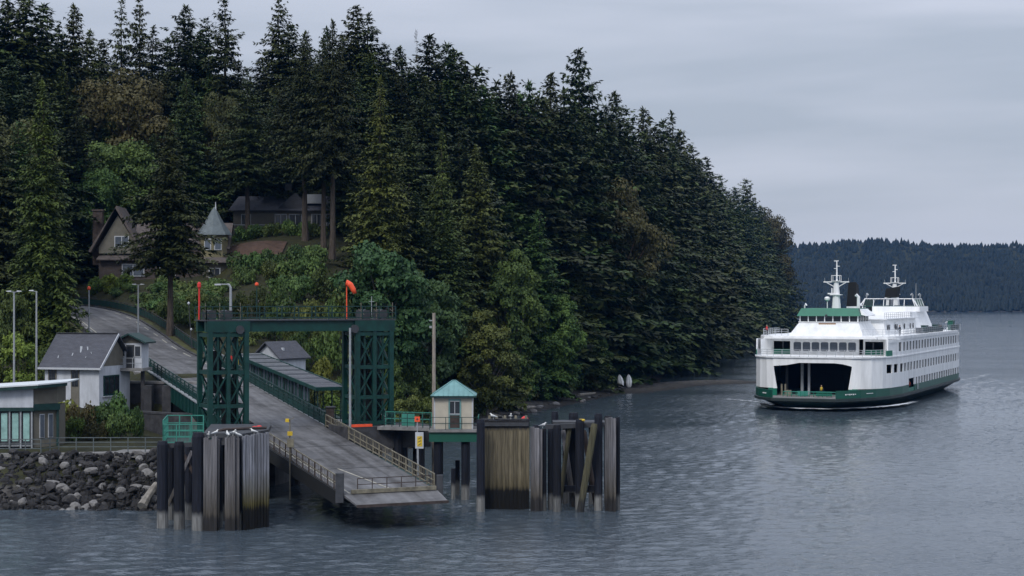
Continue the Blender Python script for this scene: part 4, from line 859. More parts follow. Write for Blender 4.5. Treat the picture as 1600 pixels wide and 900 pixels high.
# ------------------------------------------------------------------ covered passenger walkway right of the ramp
t = thing('covered_walkway', 'long covered passenger walkway with a flat grey roof beside the approach bridge', 'walkway', (*B(34, 7).xy, 0)); o2 = Vector((*B(34, 7).xy, 0))
def Dl(s, r, z): p = B(s, r, 0); return Vector((p.x, p.y, z))-o2
fz = lambda s: 6.3+(s-33)*.095
part('floor', MB().solid([Dl(33, 5.4, fz(33)), Dl(33, 8.0, fz(33)), Dl(33, 8.0, fz(33)-.5), Dl(33, 5.4, fz(33)-.5)], [Dl(60, 5.4, fz(60)), Dl(60, 8.0, fz(60)), Dl(60, 8.0, fz(60)-.5), Dl(60, 5.4, fz(60)-.5)]), 'steel', t)
rz_ = lambda s: fz(s)+3.0
rf = part('roof', MB().solid([Dl(32.4, 5.1, rz_(33)), Dl(32.4, 8.2, rz_(33)), Dl(32.4, 8.2, rz_(33)-.16), Dl(32.4, 5.1, rz_(33)-.16)], [Dl(60.5, 5.1, rz_(60)), Dl(60.5, 8.2, rz_(60)), Dl(60.5, 8.2, rz_(60)-.16), Dl(60.5, 5.1, rz_(60)-.16)]), 'greyroof', t)
for r in (5.06, 8.24): part('fascia', MB().bar(Dl(32.4, r, rz_(33)-.08), Dl(60.5, r, rz_(60)-.08), .1, .34), 'steel', rf)
part('fascia', MB().bar(Dl(32.34, 5.0, rz_(33)-.08), Dl(32.34, 8.3, rz_(33)-.08), .1, .34), 'steel', rf)
for k in range(11):
    s = 33.2+k*2.6
    for r in (5.5, 7.9): part('post', MB().bar(Dl(s, r, fz(s)), Dl(s, r, rz_(s)-.16), .14, .14), 'steelrail', t)
rail_run(t, [Dl(33.2, 5.45, fz(33.2)), Dl(60, 5.45, fz(60))], 1.1, 'steelrail', 2.0, 'guardrail', (1.0, .5), .08, .08)
part('glazing', MB().solid([Dl(36, 5.62, fz(36)+1.15), Dl(36, 5.66, fz(36)+1.15), Dl(36, 5.66, rz_(36)-.35), Dl(36, 5.62, rz_(36)-.35)], [Dl(58, 5.62, fz(58)+1.15), Dl(58, 5.66, fz(58)+1.15), Dl(58, 5.66, rz_(58)-.35), Dl(58, 5.62, rz_(58)-.35)]), 'paleglass', t)
pieces('mullion', [MB().bar(Dl(36+k*1.0, 5.58, fz(36+k)+1.1), Dl(36+k*1.0, 5.58, rz_(36+k)-.3), .09 if k % 2 else .14, .08) for k in range(22)], 'steel', t)
for s in (34, 44, 54): part('support', MB().tube(Dl(s, 6.7, -1), Dl(s, 6.7, fz(s)-.5), .35, .35, 8), 'darkgrey', t)
for k in range(26): part('roof_rib', MB().bar(Dl(33+k*1.06, 5.2, rz_(33+k*1.06)+.03), Dl(33+k*1.06, 8.1, rz_(33+k*1.06)+.03), .09, .07), 'grey' if k % 3 else 'railgrey', rf)
if False: part('end_wall', MB().solid([Dl(36, 5.5, fz(36)), Dl(36, 7.9, fz(36)), Dl(36, 7.9, fz(36)+2.7), Dl(36, 5.5, fz(36)+2.7)], [Dl(36.1, 5.5, fz(36)), Dl(36.1, 7.9, fz(36)), Dl(36.1, 7.9, fz(36)+2.7), Dl(36.1, 5.5, fz(36)+2.7)]), 'steel', t)
t = thing('gangway', 'low open gangway with white handrails leading to the right tower', 'gangway', (*B(28, 6.5).xy, 0)); o2 = Vector((*B(28, 6.5).xy, 0))
part('deck', MB().solid([Dl(33, 5.6, 6.2), Dl(33, 9.4, 6.2), Dl(33, 9.4, 5.9), Dl(33, 5.6, 5.9)], [Dl(24.5, 5.6, 6.35), Dl(24.5, 9.4, 6.35), Dl(24.5, 9.4, 6.05), Dl(24.5, 5.6, 6.05)]), 'concrete', t)
rail_run(t, [Dl(33, 9.3, 7.3), Dl(25, 9.3, 6.35)], 1.1, 'frame', 1.6, 'guardrail', (1.0, .5), .08, .08); rail_run(t, [Dl(32.6, 5.7, 6.2), Dl(26, 5.7, 6.3)], 1.1, 'steelrail', 1.3, 'guardrail', (1.0, .66, .33), .07, .08)
for s in (26, 31): part('support', MB().tube(Dl(s, 7.5, -1.5), Dl(s, 7.5, 6.0), .35, .35, 8), 'piledark', t)
# walkway along the footing to the booth
t = thing('service_walkway', 'narrow railed service walkway between the right tower and the ticket booth', 'walkway', (-9, 164, 0))
a = P(622, 672, 164.2); b = P(684, 672, 162.5)
part('deck', MB().bar(Vector((a.x-1.5, a.y, 6.18))-Vector((-9, 164, 0)), Vector((b.x, b.y, 6.18))-Vector((-9, 164, 0)), 2.2, .3), 'concrete', t)
rail_run(t, [Vector((a.x-1.2, a.y-1, 6.3))-Vector((-9, 164, 0)), Vector((b.x-.6, b.y-1, 6.3))-Vector((-9, 164, 0))], 1.25, 'steelrail', .75, 'guardrail', (1.0, .66, .33), .06, .07)
rail_run(t, [Vector((a.x-1.2, a.y+1, 6.3))-Vector((-9, 164, 0)), Vector((b.x-.6, b.y+1, 6.3))-Vector((-9, 164, 0))], 1.25, 'mint', .9, 'guardrail', (1.0, .5), .06, .07)
for x in (-1.4, .6): part('support', MB().tube((x, .1, -1.5), (x, .1, 6.05), .4, .4, 8), 'piledark', t)
part('locker', MB().box((-.5, .3, 6.85), (1.2, .7, 1.1)), 'mint', t)

# ------------------------------------------------------------------ ticket booth on its platform
bx = X_(710, 161); t = thing('pier_platform', 'dark railed platform on round legs carrying the cream booth', 'platform', (bx, 161.5, 0))
part('deck', MB().box((0, 0, 6.2), (4.5, 4.6, .22)), 'concrete', t); 
for y in (-1.9, 1.9): part('beam', MB().box((0, y, 5.65), (4.4, .4, .86)), 'hullgreen', t)
for x, y in ((-1.45, -1.5), (1.0, -1.5), (-1.45, 1.6), (1.0, 1.6)): part('leg', MB().tube((x, y, -2), (x, y, 5.2), .36, .36, 12), 'piledark', t)
part('leg', MB().tube((.2, 2.3, -2), (.2, 2.3, 3.2), .22, .22, 10), 'piledark', t); part('leg', MB().tube((-.1, -.5, -2), (-.1, -.5, 2.7), .2, .2, 10), 'piledark', t)
rail_run(t, [(-2.15, -2.2, 6.31), (2.15, -2.2, 6.31)], 1.1, 'steelrail', 1.4, 'guardrail', (1.0, .5), .05, .06)
rail_run(t, [(2.15, -2.2, 6.31), (2.15, 2.2, 6.31)], 1.1, 'mint', .8, 'guardrail', (1.0, .5), .05, .06)
t = thing('ticket_booth', 'small cream booth with a teal hipped metal roof on the pier platform', 'booth', (bx-.05, 161.6, 6.32))
W2, D2, HH = 1.72, 1.7, 2.95
part('wall', MB().box((0, 0, HH/2), (2*W2, 2*D2, HH)), 'cream', t)
mb = MB()
for x in (-1, 1): mb.box((x*(W2-.03), -D2-.012, HH/2), (.12, .04, HH))
mb.box((0, -D2-.012, HH-.1), (2*W2, .04, .2)); part('trim', mb, 'frame', t)
e = 2.02; z0 = HH+.02; z1 = HH+1.32
rf = part('roof', MB().add([(-e, -e, z0), (e, -e, z0), (e, e, z0), (-e, e, z0), (-.12, 0, z1), (.12, 0, z1), (-e, -e, z0-.12), (e, -e, z0-.12), (e, e, z0-.12), (-e, e, z0-.12)], [(0, 1, 5, 4), (1, 2, 5), (2, 3, 4, 5), (3, 0, 4), (6, 7, 1, 0), (7, 8, 2, 1), (8, 9, 3, 2), (9, 6, 0, 3), (9, 8, 7, 6)]), 'teal', t)
mb = MB()
for k in range(-4, 5):
    x = k*.45; f = 1-abs(x)/e; mb.bar((x, -e+.0, z0+.02), (x, -e+e*min(1, f)*.98, z0+.02+(z1-z0)*min(1, f)*.98), .05, .05)
for x in (-1, 1): mb.bar((x*e, -e, z0+.02), (x*.12, 0, z1+.02), .09, .07); mb.bar((x*e, e, z0+.02), (x*.12, 0, z1+.02), .09, .07)
mb.bar((-.15, 0, z1+.02), (.15, 0, z1+.02), .12, .07); part('seam', mb, 'teal', rf)
part('gutter', MB().bar((-e-.02, -e-.05, z0-.06), (e+.02, -e-.05, z0-.06), .1, .14), 'steelrail', rf)
dr = part('door', MB().box((.12, -D2-.03, 1.35), (1.12, .07, 2.66)), 'teal', t); part('kick_panel', MB().box((.12, -D2-.075, .68), (.86, .03, 1.12)), 'rust', dr)
part('pane', MB().box((.12, -D2-.075, 1.95), (.86, .03, 1.15)), 'glass', dr); part('muntin', MB().box((.12, -D2-.1, 1.95), (.05, .03, 1.15)).box((.12, -D2-.1, 2.5), (.86, .03, .06)).box((.12, -D2-.1, 1.36), (.9, .03, .07)), 'frame', dr); part('handle', MB().box((-.33, -D2-.12, 1.25), (.05, .06, .18)), 'grey', dr)
t = thing('utility_pole', 'tall bare grey wooden pole rising behind the booth roof', 'pole', (X_(678, 166), 166, 0)); zt = Z_(489, 166)
part('shaft', MB().tube((0, 0, -1), (0, 0, zt), .22, .15, 10), 'wood', t); part('insulator', MB().box((-.28, 0, zt-.7), (.3, .08, .1)).box((-.3, 0, zt-1.3), (.25, .08, .2)), 'grey', t)
t = thing('tower_pole', 'slim grey pole standing at the left side of the right tower', 'pole', (X_(547, 163), 163, 6)); part('shaft', MB().tube((0, 0, -6.5), (0, 0, 9.3), .13, .1, 8), 'grey', t); part('base_flange', MB().tube((0, 0, 0), (0, 0, .12), .25, .25, 8), 'grey', t)

# ------------------------------------------------------------------ signs by the ramp
q = Vector((X_(653, 148), 148, 0)); t = thing('marker_sign', 'white board with a yellow marked panel on a thin pole beside the ramp end', 'sign', q)
zc = Z_(688, 148); part('pole', MB().tube((0, .08, 2.2), (0, .08, zc+.6), .08, .07, 8), 'grey', t); part('board', MB().box((.12, 0, zc), (.68, .06, 1.35)), 'frame', t)
pn = part('panel', MB().box((.15, -.04, zc-.08), (.42, .03, .84)), 'yellow', t); mb = MB()
for k in (-1, 0, 1): mb.bar((.03, -.06, zc-.08+k*.25-.07), (.27, -.06, zc-.08+k*.25+.07), .015, .05)
part('mark', mb, 'darkgrey', pn); part('bracket', MB().box((0, .04, zc), (.1, .06, 1.2)), 'grey', t)
q = Vector((X_(652, 156), 156, 0)); t = thing('warning_sign', 'small orange square sign above the white board', 'sign', q); zc = Z_(655, 156)
part('pole', MB().tube((0, .06, 4), (0, .06, zc+.2), .05, .05, 8), 'grey', t); part('board', MB().box((0, 0, zc), (.45, .05, .45)), 'orange', t); part('mark', MB().box((0, -.035, zc), (.2, .012, .06)).box((0, -.035, zc), (.06, .013, .22)), 'darkgrey', t)
q = B(8.5, -3.2)+Vector((0, 0, 0)); q = Vector((X_(453, 151), 151, 0)); t = thing('yellow_signal', 'thin post with two yellow heads at the left railing of the ramp', 'signal', q); zt = Z_(655, 151)
part('post', MB().tube((0, 0, 1.0), (0, 0, zt), .06, .05, 8), 'tankrail', t); part('signal_head', MB().box((-.22, 0, zt-.1), (.3, .25, .28)), 'yellow', t); part('signal_head', MB().box((.02, -.1, zt-1.2), (.42, .25, .34)), 'yellow', t); part('cabinet', MB().box((.05, 0, zt-2.0), (.55, .4, .7)), 'tankrail', t); part('arm', MB().bar((-.2, 0, zt-.2), (.35, 0, zt+.15), .05, .05), 'tankrail', t)

# ------------------------------------------------------------------ pile clusters (dolphins)
def pile(t, px, py, d, r, m, base_px=None, n=10, sq=False, z0=-2.2):
    p = P(px, py, d)-t.location; zt = Z_(py, d)
    b = Vector((X_(base_px, d)-t.location.x, p.y, 0)) if base_px else Vector((p.x, p.y, 0))
    top = Vector((p.x, p.y, zt)); fo = b+(b-top)*(2.0/zt) if base_px else Vector((p.x, p.y, z0)); fo.z = z0
    mb = MB()
    if sq: mb.bar(fo, top, 2*r, 2*r, (0, 1, 0)); 
    else: mb.path([fo, fo.lerp(top, .5), fo.lerp(top, .97), top], [r*1.06, r, r*.98, r*.8], n)
    return part('pile', mb, m, t)
t = thing('pile_cluster', 'left pile cluster of dark round piles and grey timbers beside the ramp end', 'pile cluster', (X_(330, 142), 142, 0)); DL = t
for px, py, d, r, m in ((254, 689, 140.5, .44, 'piledark'), (280, 690, 140, .42, 'piledark'), (310, 676, 139.3, .5, 'piledark'), (266, 694, 146, .36, 'piledark'), (296, 694, 146, .36, 'piledark'), (334, 690, 145, .4, 'piledark'), (345, 690, 145.5, .4, 'piledark'), (368, 688, 145, .4, 'piledark'), (396, 686, 148, .4, 'piledark'), (412, 686, 149, .4, 'piledark'), (343, 684, 140.6, .26, 'piledark'), (375, 682, 139.9, .3, 'piledark')):
    pile(t, px, py, d, r, m)
for px, py, d, r in ((322.5, 684, 139.0, .20), (329, 688, 138.9, .15), (335.5, 682, 138.9, .2), (340.5, 686, 139.1, .12), (355.5, 684, 138.7, .19), (363.5, 682, 138.6, .21), (371, 685, 138.8, .14)):
    pile(t, px, py, d, r, 'timber', None, 8, True)
pl = part('fender_panel', MB().solid([P(379, 682, 139.4)-t.location-Vector((0, 0, 9.9)), P(420, 676, 141.2)-t.location-Vector((0, 0, 9.9)), P(420, 676, 141.5)-t.location-Vector((0, 0, 9.9)), P(379, 682, 139.7)-t.location-Vector((0, 0, 9.9))], [P(379, 682, 139.4)-t.location, P(420, 676, 141.2)-t.location, P(420, 676, 141.5)-t.location, P(379, 682, 139.7)-t.location]), 'darkgrey', t)
for k in range(9):
    f = (k+.5)/9; a = P(379, 682, 139.4).lerp(P(420, 676, 141.2), f)-t.location; hgt = a.z+rng.normal(0, .06)
    part('plank', MB().box((a.x, a.y-.09, hgt/2-.9), (.225, .2+.05*rng.random(), hgt+1.8), math.atan2(1.8, 2.2)), 'algaeL', pl)
part('wale', MB().bar(P(250, 697, 141.2)-t.location, P(378, 690, 140.4)-t.location, .3, .35), 'darkgrey', t); part('wale', MB().bar(P(250, 700, 146.4)-t.location, P(420, 692, 149.4)-t.location, .3, .35), 'darkgrey', t)
part('brace', MB().bar(P(262, 790, 144)-t.location, P(300, 705, 144)-t.location, .25, .25), 'timber', t); part('brace', MB().bar(P(330, 790, 144)-t.location, P(284, 705, 144.3)-t.location, .25, .25), 'rust', t)
cp = part('cap', MB().prism([((X_(a, d))-t.location.x, d-t.location.y) for a, d in ((318, 141), (378, 140.2), (419, 144.3), (424, 151), (330, 151))], 7.05, 7.4), 'darkgrey', t)
part('pipe', MB().path([P(318, 680, 142)-t.location, P(350, 671, 143)-t.location, P(416, 668, 145)-t.location], .11, 8), 'rust', t)
for px, py, d in ((405, 666, 146), (352, 672, 144), (398, 667, 146)): part('float', MB().lathe(P(px, py+3, d)-t.location, [(.1, -.2), (.32, -.1), (.34, .1), (.12, .22)], 10), 'red', t)
t = thing('pier_railing', 'mint green railing of the small landing left of the left tower', 'railing', (X_(290, 150), 150, 0))
zb = Z_(690, 150); q = lambda px, d, z=zb: Vector((X_(px, d), d, z))-t.location
part('landing', MB().prism([(q(a, d).x, q(a, d).y) for a, d in ((255, 148), (320, 148), (320, 155), (262, 155))], zb-.3, zb), 'darkconcrete', t)
rail_run(t, [q(255, 148.3), q(318, 148.3)], 1.55, 'mint', 1.0, 'guardrail', (1.0, .66, .33, .05), .08, .09); rail_run(t, [q(255, 148.3), q(262, 154.5), q(318, 154.5)], 1.9, 'mint', 1.0, 'guardrail', (1.0, .66, .33, .05), .08, .09)
part('mesh_panel', (lambda mb: [mb.bar(q(257+k*2.2, 148.35), q(257+k*2.2, 148.35, zb+1.5), .03, .03) for k in range(28)] and mb)(MB()), 'mint', t)
for px, d in ((262, 150), (312, 150)): a = q(px, d); part('support', MB().tube((a.x, a.y, -2), (a.x, a.y, zb-.3), .35, .35, 8), 'piledark', t)
t = thing('pile_cluster', 'right pile cluster with a yellow-brown plank wall and braced piles', 'pile cluster', (X_(850, 153), 153, 0)); DR = t
pl = part('fender_panel', MB().box((X_(790, 153.3)-t.location.x, .3, 3.1), (3.85, .35, 9.2)), 'darkgrey', t)
for k in range(11):
    x = X_(757.5, 152.9)+(k+.5)*.347-t.location.x; hgt = Z_(656, 152.9)+rng.normal(0, .05)
    part('plank', MB().box((x, -.02+rng.normal(0, .012), hgt/2-.9), (.33, .24+.04*rng.random(), hgt+1.8)), 'algae', pl)
part('wale', MB().bar((X_(756, 153)-t.location.x, -.22, 7.25), (X_(826, 153)-t.location.x, -.22, 7.25), .2, .3), 'darkgrey', t)
for px, py, d, r, m in ((751, 655, 151.5, .36, 'piledark'), (849, 670, 152.2, .28, 'piledark'), (867, 643, 158, .33, 'piledark'), (860, 670, 153, .25, 'piledark'), (870.5, 664, 151.2, .36, 'piledark'), (896, 645, 158, .45, 'piledark'), (906, 655, 152.6, .4, 'piledark'), (884, 668, 157, .3, 'piledark'), (935, 646, 152, .36, 'piledark'), (926, 660, 157, .36, 'piledark'), (964.5, 652, 152.4, .24, 'piledark'), (838, 664, 157, .36, 'piledark'), (950, 650, 157, .36, 'piledark')):
    pile(t, px, py, d, r, m)
for px, py, d, r in ((832, 667, 151.8, .17), (839, 669, 151.7, .2), (845, 671, 151.8, .13), (948, 653, 151.5, .16), (954, 652, 151.4, .16), (959.5, 654, 151.5, .15)): pile(t, px, py, d, r, 'timber', None, 8, True)
pile(t, 929, 662, 150.8, .30, 'olivewood', 906, 10); pile(t, 880, 672, 154.5, .22, 'timber', 897, 8); pile(t, 912, 672, 155, .22, 'rust', 932, 8)
pile(t, 890, 668, 153.6, .2, 'olivewood', 873, 8)
for a, b, y, s in ((852, 944, 153.4, .4), (858, 940, 156.5, .4)): part('wale', MB().bar(P(a, 667, y)-t.location, P(b, 663, y)-t.location, s, s), 'darkgrey', t)
part('wale', MB().bar(P(872, 764, 154)-t.location, P(940, 764, 154)-t.location, .35, .6), 'piledark', t)
part('cap', MB().box((X_(905, 156)-t.location.x, 3, Z_(660, 156)), (4.6, 2.6, .25)), 'darkgrey', t)
mb = MB()
for px in (765, 776, 789, 806, 822): q = P(px, 655, 153.4)-t.location; mb.tube(q, q+Vector((0, 0, .32)), .14, .1, 8)
part('pile_cap', mb, 'tankrail', t)
q = P(820, 662, 155)-t.location; part('float', MB().lathe(q+Vector((0, 0, .35)), [(.1, -.3), (.3, -.15), (.3, .15), (.1, .3)], 10), 'red', t)
q = P(909, 658, 152.6)-t.location; part('rope_coil', MB().lathe(q, [(.26, 0), (.30, .08), (.26, .16), (.18, .18)], 12), 'yellow', t)
GM = []
def gull_mesh():
    mb = MB(); mb.path([(-.24, 0, .14), (-.12, 0, .17), (.02, 0, .21), (.12, 0, .25), (.17, 0, .33), (.20, 0, .37), (.25, 0, .36)], [.015, .06, .085, .075, .045, .045, .012], 8); mb.path([(.25, 0, .36), (.31, 0, .345)], [.012, .004], 5)
    for y in (-.03, .03): mb.tube((.0, y, 0), (.0, y, .15), .008, .008, 4)
    return mb.mesh('body', M['gull'])
gb = gull_mesh(); gwm = MB()
for y in (-.075, .075): gwm.path([(.10, y, .24), (-.05, y*1.15, .21), (-.30, y*.6, .15)], [.03, .055, .01], 6)
gwm = gwm.mesh('wing', M['grey'])
for px, py, d in ((326, 684, 139), (336, 681, 138.9), (356, 683, 138.7), (364, 681, 138.6), (397, 679, 141.2), (372, 684, 138.8)):
    o = thing('gull', 'white gull standing on the weathered timbers of the left pile cluster', 'bird', P(px, py, d), random.uniform(0, 6.28), 'gulls on the left pile cluster'); o.scale = (1.25,)*3
    link('body', gb, o); link('wing', gwm, o)
for px, py, d in ((771, 655, 152.9), (798, 655, 152.9), (848, 669, 152)):
    o = thing('gull', 'white gull standing on top of the right pile cluster', 'bird', P(px, py, d), random.uniform(0, 6.28), 'gulls on the right pile cluster'); o.scale = (1.3,)*3
    link('body', gb, o); link('wing', gwm, o)
# dark retaining face behind the ramp, under the trestle
t = thing('bulkhead_wall', 'dark concrete bulkhead under the approach bridge behind the left piles', 'wall', (X_(330, 171), 171, 0))
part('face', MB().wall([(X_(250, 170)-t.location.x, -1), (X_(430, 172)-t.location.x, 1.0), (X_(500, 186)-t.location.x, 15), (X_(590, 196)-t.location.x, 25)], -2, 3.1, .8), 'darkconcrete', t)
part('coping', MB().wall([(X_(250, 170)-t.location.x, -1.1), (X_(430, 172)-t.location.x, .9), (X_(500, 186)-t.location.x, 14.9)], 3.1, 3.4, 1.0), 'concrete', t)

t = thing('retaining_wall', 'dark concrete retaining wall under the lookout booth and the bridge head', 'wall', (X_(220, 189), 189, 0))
part('face', MB().wall([(X_(186, 189)-t.location.x, .6), (X_(262, 188.5)-t.location.x, -.5), (X_(330, 187)-t.location.x, -2)], 2.5, 9.0, .7), 'darkconcrete', t)  # face colour takes in the darkness under the bridge head
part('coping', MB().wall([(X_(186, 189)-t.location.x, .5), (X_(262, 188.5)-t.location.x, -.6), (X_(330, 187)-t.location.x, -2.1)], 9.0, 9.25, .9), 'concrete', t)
for px, d in ((232, 187.6), (262, 187), (292, 186)): part('buttress', MB().box((X_(px, d)-t.location.x, d-189, 6), (.9, 1.4, 5.8)), 'darkconcrete', t)  # buttresses coloured dark in place of missing under-bridge shadow
t = thing('bulkhead_wall', 'low added wall, coloured dark for the shade beneath the approach bridge girder', 'wall', (X_(260, 180), 180, 0))
part('face', MB().wall([(X_(214, 183)-t.location.x, 3), (X_(262, 180)-t.location.x, 0), (X_(330, 178)-t.location.x, -2)], 1.5, 6.3, .6), 'darkconcrete', t); part('coping', MB().wall([(X_(214, 183)-t.location.x, 2.9), (X_(262, 180)-t.location.x, -.1), (X_(330, 178)-t.location.x, -2.1)], 6.3, 6.5, .8), 'darkconcrete', t)  # wall added to fill the dark space; its shade is in the colour
# ------------------------------------------------------------------ riprap boulders
RKM = []
def rock_mesh(seed, m):
    import bmesh
    r = np.random.default_rng(seed); b = bmesh.new(); bmesh.ops.create_icosphere(b, subdivisions=2, radius=1)
    ax = [unit(r.normal(0, 1, (1, 3)))[0] for _ in range(9)]; cut = r.uniform(.5, .85, 9); sx = r.uniform(.75, 1.25, 3)*np.array([1.15, 1, .78])
    for v in b.verts:
        p = np.array(v.co)
        for a, c in zip(ax, cut):
            d = p@a
            if d > c: p = p-a*(d-c)
        v.co = p*sx*(1+r.normal(0, .02))
    me = bpy.data.meshes.new('rock'); b.to_mesh(me); b.free(); me.materials.append(M[m]); return me
RK = {m: [rock_mesh(i*7+len(m)+ord(m[-1]), m) for i in range(6)] for m in ('rockd', 'rockm', 'rockl')}
RL = {'rockd': 'dark angular boulder in the riprap bank below the railed walkway', 'rockm': 'grey boulder in the riprap bank below the railed walkway', 'rockl': 'pale boulder standing out in the riprap bank below the railed walkway'}
rk = random.Random(9); pts = []
k = 0
while k < 297:
    px = rk.uniform(-25, 252); f = rk.random(); d = 152.2+f*9.5; x = X_(px, d)
    z = -.35+4.35*min(1, f*1.05); s = rk.uniform(.28, .64)*(1.15-.3*f)
    if k > 150: s *= .6
    if any((x-a)**2+(d-b)**2 < (.55*(s+c))**2 for a, b, c in pts): 
        if rk.random() < .96: continue
    pts.append((x, d, s)); v = rk.random(); m = 'rockd' if v < .55 else 'rockm' if v < .86 else 'rockl'
    if m == 'rockl': s = min(s, .55)
    o = link('boulder', RK[m][rk.randrange(6)]); o.location = (x, d, z+.05); o.rotation_euler = (rk.uniform(-.6, .6), rk.uniform(-.6, .6), rk.uniform(0, 6.3)); o.scale = (s*rk.uniform(.9, 1.3), s, s*rk.uniform(.8, 1.1))
    tag(o, RL[m], 'boulder', {'rockd': 'dark', 'rockm': 'grey', 'rockl': 'pale'}[m]+' riprap boulders'); k += 1
sm_ = MB()
for k in range(620):
    f = rk.random(); px = rk.uniform(-25, 252); d = 151.6+f*9.8; x = X_(px, d); z = -.4+4.35*min(1, f*1.03); q = rk.uniform(.12, .27)
    o = [(q*math.cos(a)*rk.uniform(.7, 1.25), q*math.sin(a)*rk.uniform(.7, 1.25)) for a in (0, 1.2, 2.5, 3.8, 5.1)]
    sm_.solid([(x+a, d+b, z-.15) for a, b in o], [(x+a*.55, d+b*.55, z+q*.8) for a, b in o])
tag(part('small_stones', sm_, 'rockd', None), 'small dark stones filling the gaps of the riprap bank', 'stones', None, 'stuff')
for px, d, s, m, lb in ((235, 154, .8, 'rockl', 'big pale boulder by the waterline beside the left piles'), (148, 153.2, .75, 'rockl', 'wide pale boulder at the waterline mid-bank'), (213, 156, .62, 'rockl', 'pale flat boulder beside the driftwood log')):
    o = link('boulder', RK[m][rk.randrange(6)]); o.location = (X_(px, d), d, .25+(d-153)*.4); o.scale = (s, s, s*.8); tag(o, lb, 'boulder')
def log(a, b, r, label):
    a = Vector(a); b = Vector(b); o = MB().path([Vector((0, 0, 0)), (b-a)*.3+Vector((0, 0, .05)), (b-a)*.7, b-a], [r*1.3, r, r*.95, r*.7], 8); solo('driftwood_log', o, 'log', label, 'log', a)
log((X_(222, 152), 152, .35), (X_(244, 154.5), 154.5, 2.0), .34, 'thick driftwood log leaning on the riprap beside the left piles')
q = lambda px, d, h=.15: (X_(px, d), d, G(X_(px, d), d)+h)
log(q(800, 283), q(835, 290), .3, 'grey driftwood log on the beach behind the right pile cluster'); log(q(905, 322), q(930, 330), .25, 'pale driftwood log higher up the gravel beach'); log(q(760, 270), q(786, 268), .28, 'short driftwood log near the booth end of the beach')
rk2 = random.Random(12)
for k in range(46):
    u = rk2.uniform(700, 1000); d = float(np.interp(u, [690, 760, 870, 960, 1030], [224, 258, 296, 332, 385]))+rk2.uniform(-1, 9); s = rk2.uniform(.25, .75); x = X_(u, d)
    o = link('boulder', RK['rockm' if k % 3 else 'rockl'][k % 6]); o.location = (x, d, G(x, d)+.05); o.scale = (s*1.2, s, s*.7); o.rotation_euler = (0, 0, rk2.uniform(0, 6)); tag(o, 'grey boulder lying on the gravel beach under the alders', 'boulder', 'boulders on the gravel beach')
for k in range(34):
    u = rk2.uniform(1075, 1222); d = float(np.interp(u, [1058, 1078, 1105, 1150, 1200, 1226], [440, 480, 560, 700, 930, 1150]))+rk2.uniform(-1, 5); s = rk2.uniform(.6, 1.7); x = X_(u, d)
    o = link('boulder', RK['rockm' if k % 2 else 'rockl'][k % 6]); o.location = (x, d, max(0, G(x, d))+.1); o.scale = (s*1.2, s, s*.7); o.rotation_euler = (0, 0, rk2.uniform(0, 6)); tag(o, 'boulder at the foot of the distant headland shore', 'boulder', 'boulders along the headland')
def hull(px, d, label, tilt):
    x = X_(px, d); t = thing('boat_hull', label, 'boat', (x, d, G(x, d)+.05)); t.rotation_euler = (0, tilt, .3)
    rs = [(0, .30), (.25, .52), (.9, .66), (1.7, .55), (2.3, .28), (2.55, .05)]
    mb = MB(); n = 9; v = []
    for z, r in rs:
        for k in range(n): a = math.pi*k/(n-1); v.append((r*math.cos(a), -r*.75*math.sin(a), z))
    mb.add(v, [(i*n+k, i*n+k+1, (i+1)*n+k+1, (i+1)*n+k) for i in range(len(rs)-1) for k in range(n-1)]); part('shell', mb, 'white', t, True)
    part('keel', MB().path([(0, -r*.76, z) for z, r in rs], .04, 5), 'grey', t); part('deck', MB().solid([(-.5, .01, .2), (.5, .01, .2), (.6, .01, 1.0), (.1, .01, 2.4), (-.1, .01, 2.4), (-.6, .01, 1.0)], [(-.5, .06, .2), (.5, .06, .2), (.6, .06, 1.0), (.1, .06, 2.4), (-.1, .06, 2.4), (-.6, .06, 1.0)]), 'frame', t)
hull(971, 349, 'white dinghy hull stood on end above the beach, left one', -.18); hull(983, 350, 'white dinghy hull stood on end above the beach, right one', -.05)

# ------------------------------------------------------------------ walkway on the bank, flat-roofed building
zw = 4.0
struct('pavement', MB().prism([(X_(-140, 160), 161.0), (X_(66, 160), 161.0), (X_(256, 163.5), 163.0), (X_(256, 166), 166), (X_(66, 166), 166), (X_(-140, 166), 166)], 3.55, zw), 'concrete')
t = thing('walkway_railing', 'grey-green steel railing along the waterside walkway on the bank', 'railing', (X_(120, 161), 161, zw)); q = lambda px, d: Vector((X_(px, d), d, zw))-t.location
rail_run(t, [q(-130, 161.3), q(64, 161.3), q(92, 163.2), q(254, 163.4)], 1.3, 'railgrey', 1.45, 'guardrail', (1.0, .68, .36), .07, .08)
struct('retaining_ledge', MB().prism([(X_(-140, 160), 160.2), (X_(118, 160.2), 160.2), (X_(118, 161), 161.0), (X_(-140, 161), 161.0)], 2.6, 3.5), 'darkconcrete')
c0 = Vector((X_(52, 165), 165, zw)); t = thing('flat_roofed_building', 'low waterside building with pale sloping roof and mint-tinted window bays', 'building', c0, R(4))
top = lambda x: 6.0+x*.06
part('wall', MB().prism([(-14, .12), (-.02, .12), (-.02, 5.5), (-14, 5.5)], 0, 3.9), 'darkgrey', t); part('side_wall', MB().prism([(.0, .1), (1.85, 1.6), (1.85, 6), (.0, 6)], 0, 4.0), 'tan', t)
part('upper_band', MB().prism([(-14, -.12), (0.02, -.12), (.02, .2), (-14, .2)], 3.95, lambda p: top(p[0])-.3), 'whitewall', t); part('gable_panel', MB().prism([(.05, .02), (1.9, 1.52), (1.9, 6), (.05, 6)], 4.25, lambda p: top(p[0])-.3), 'tan', t)
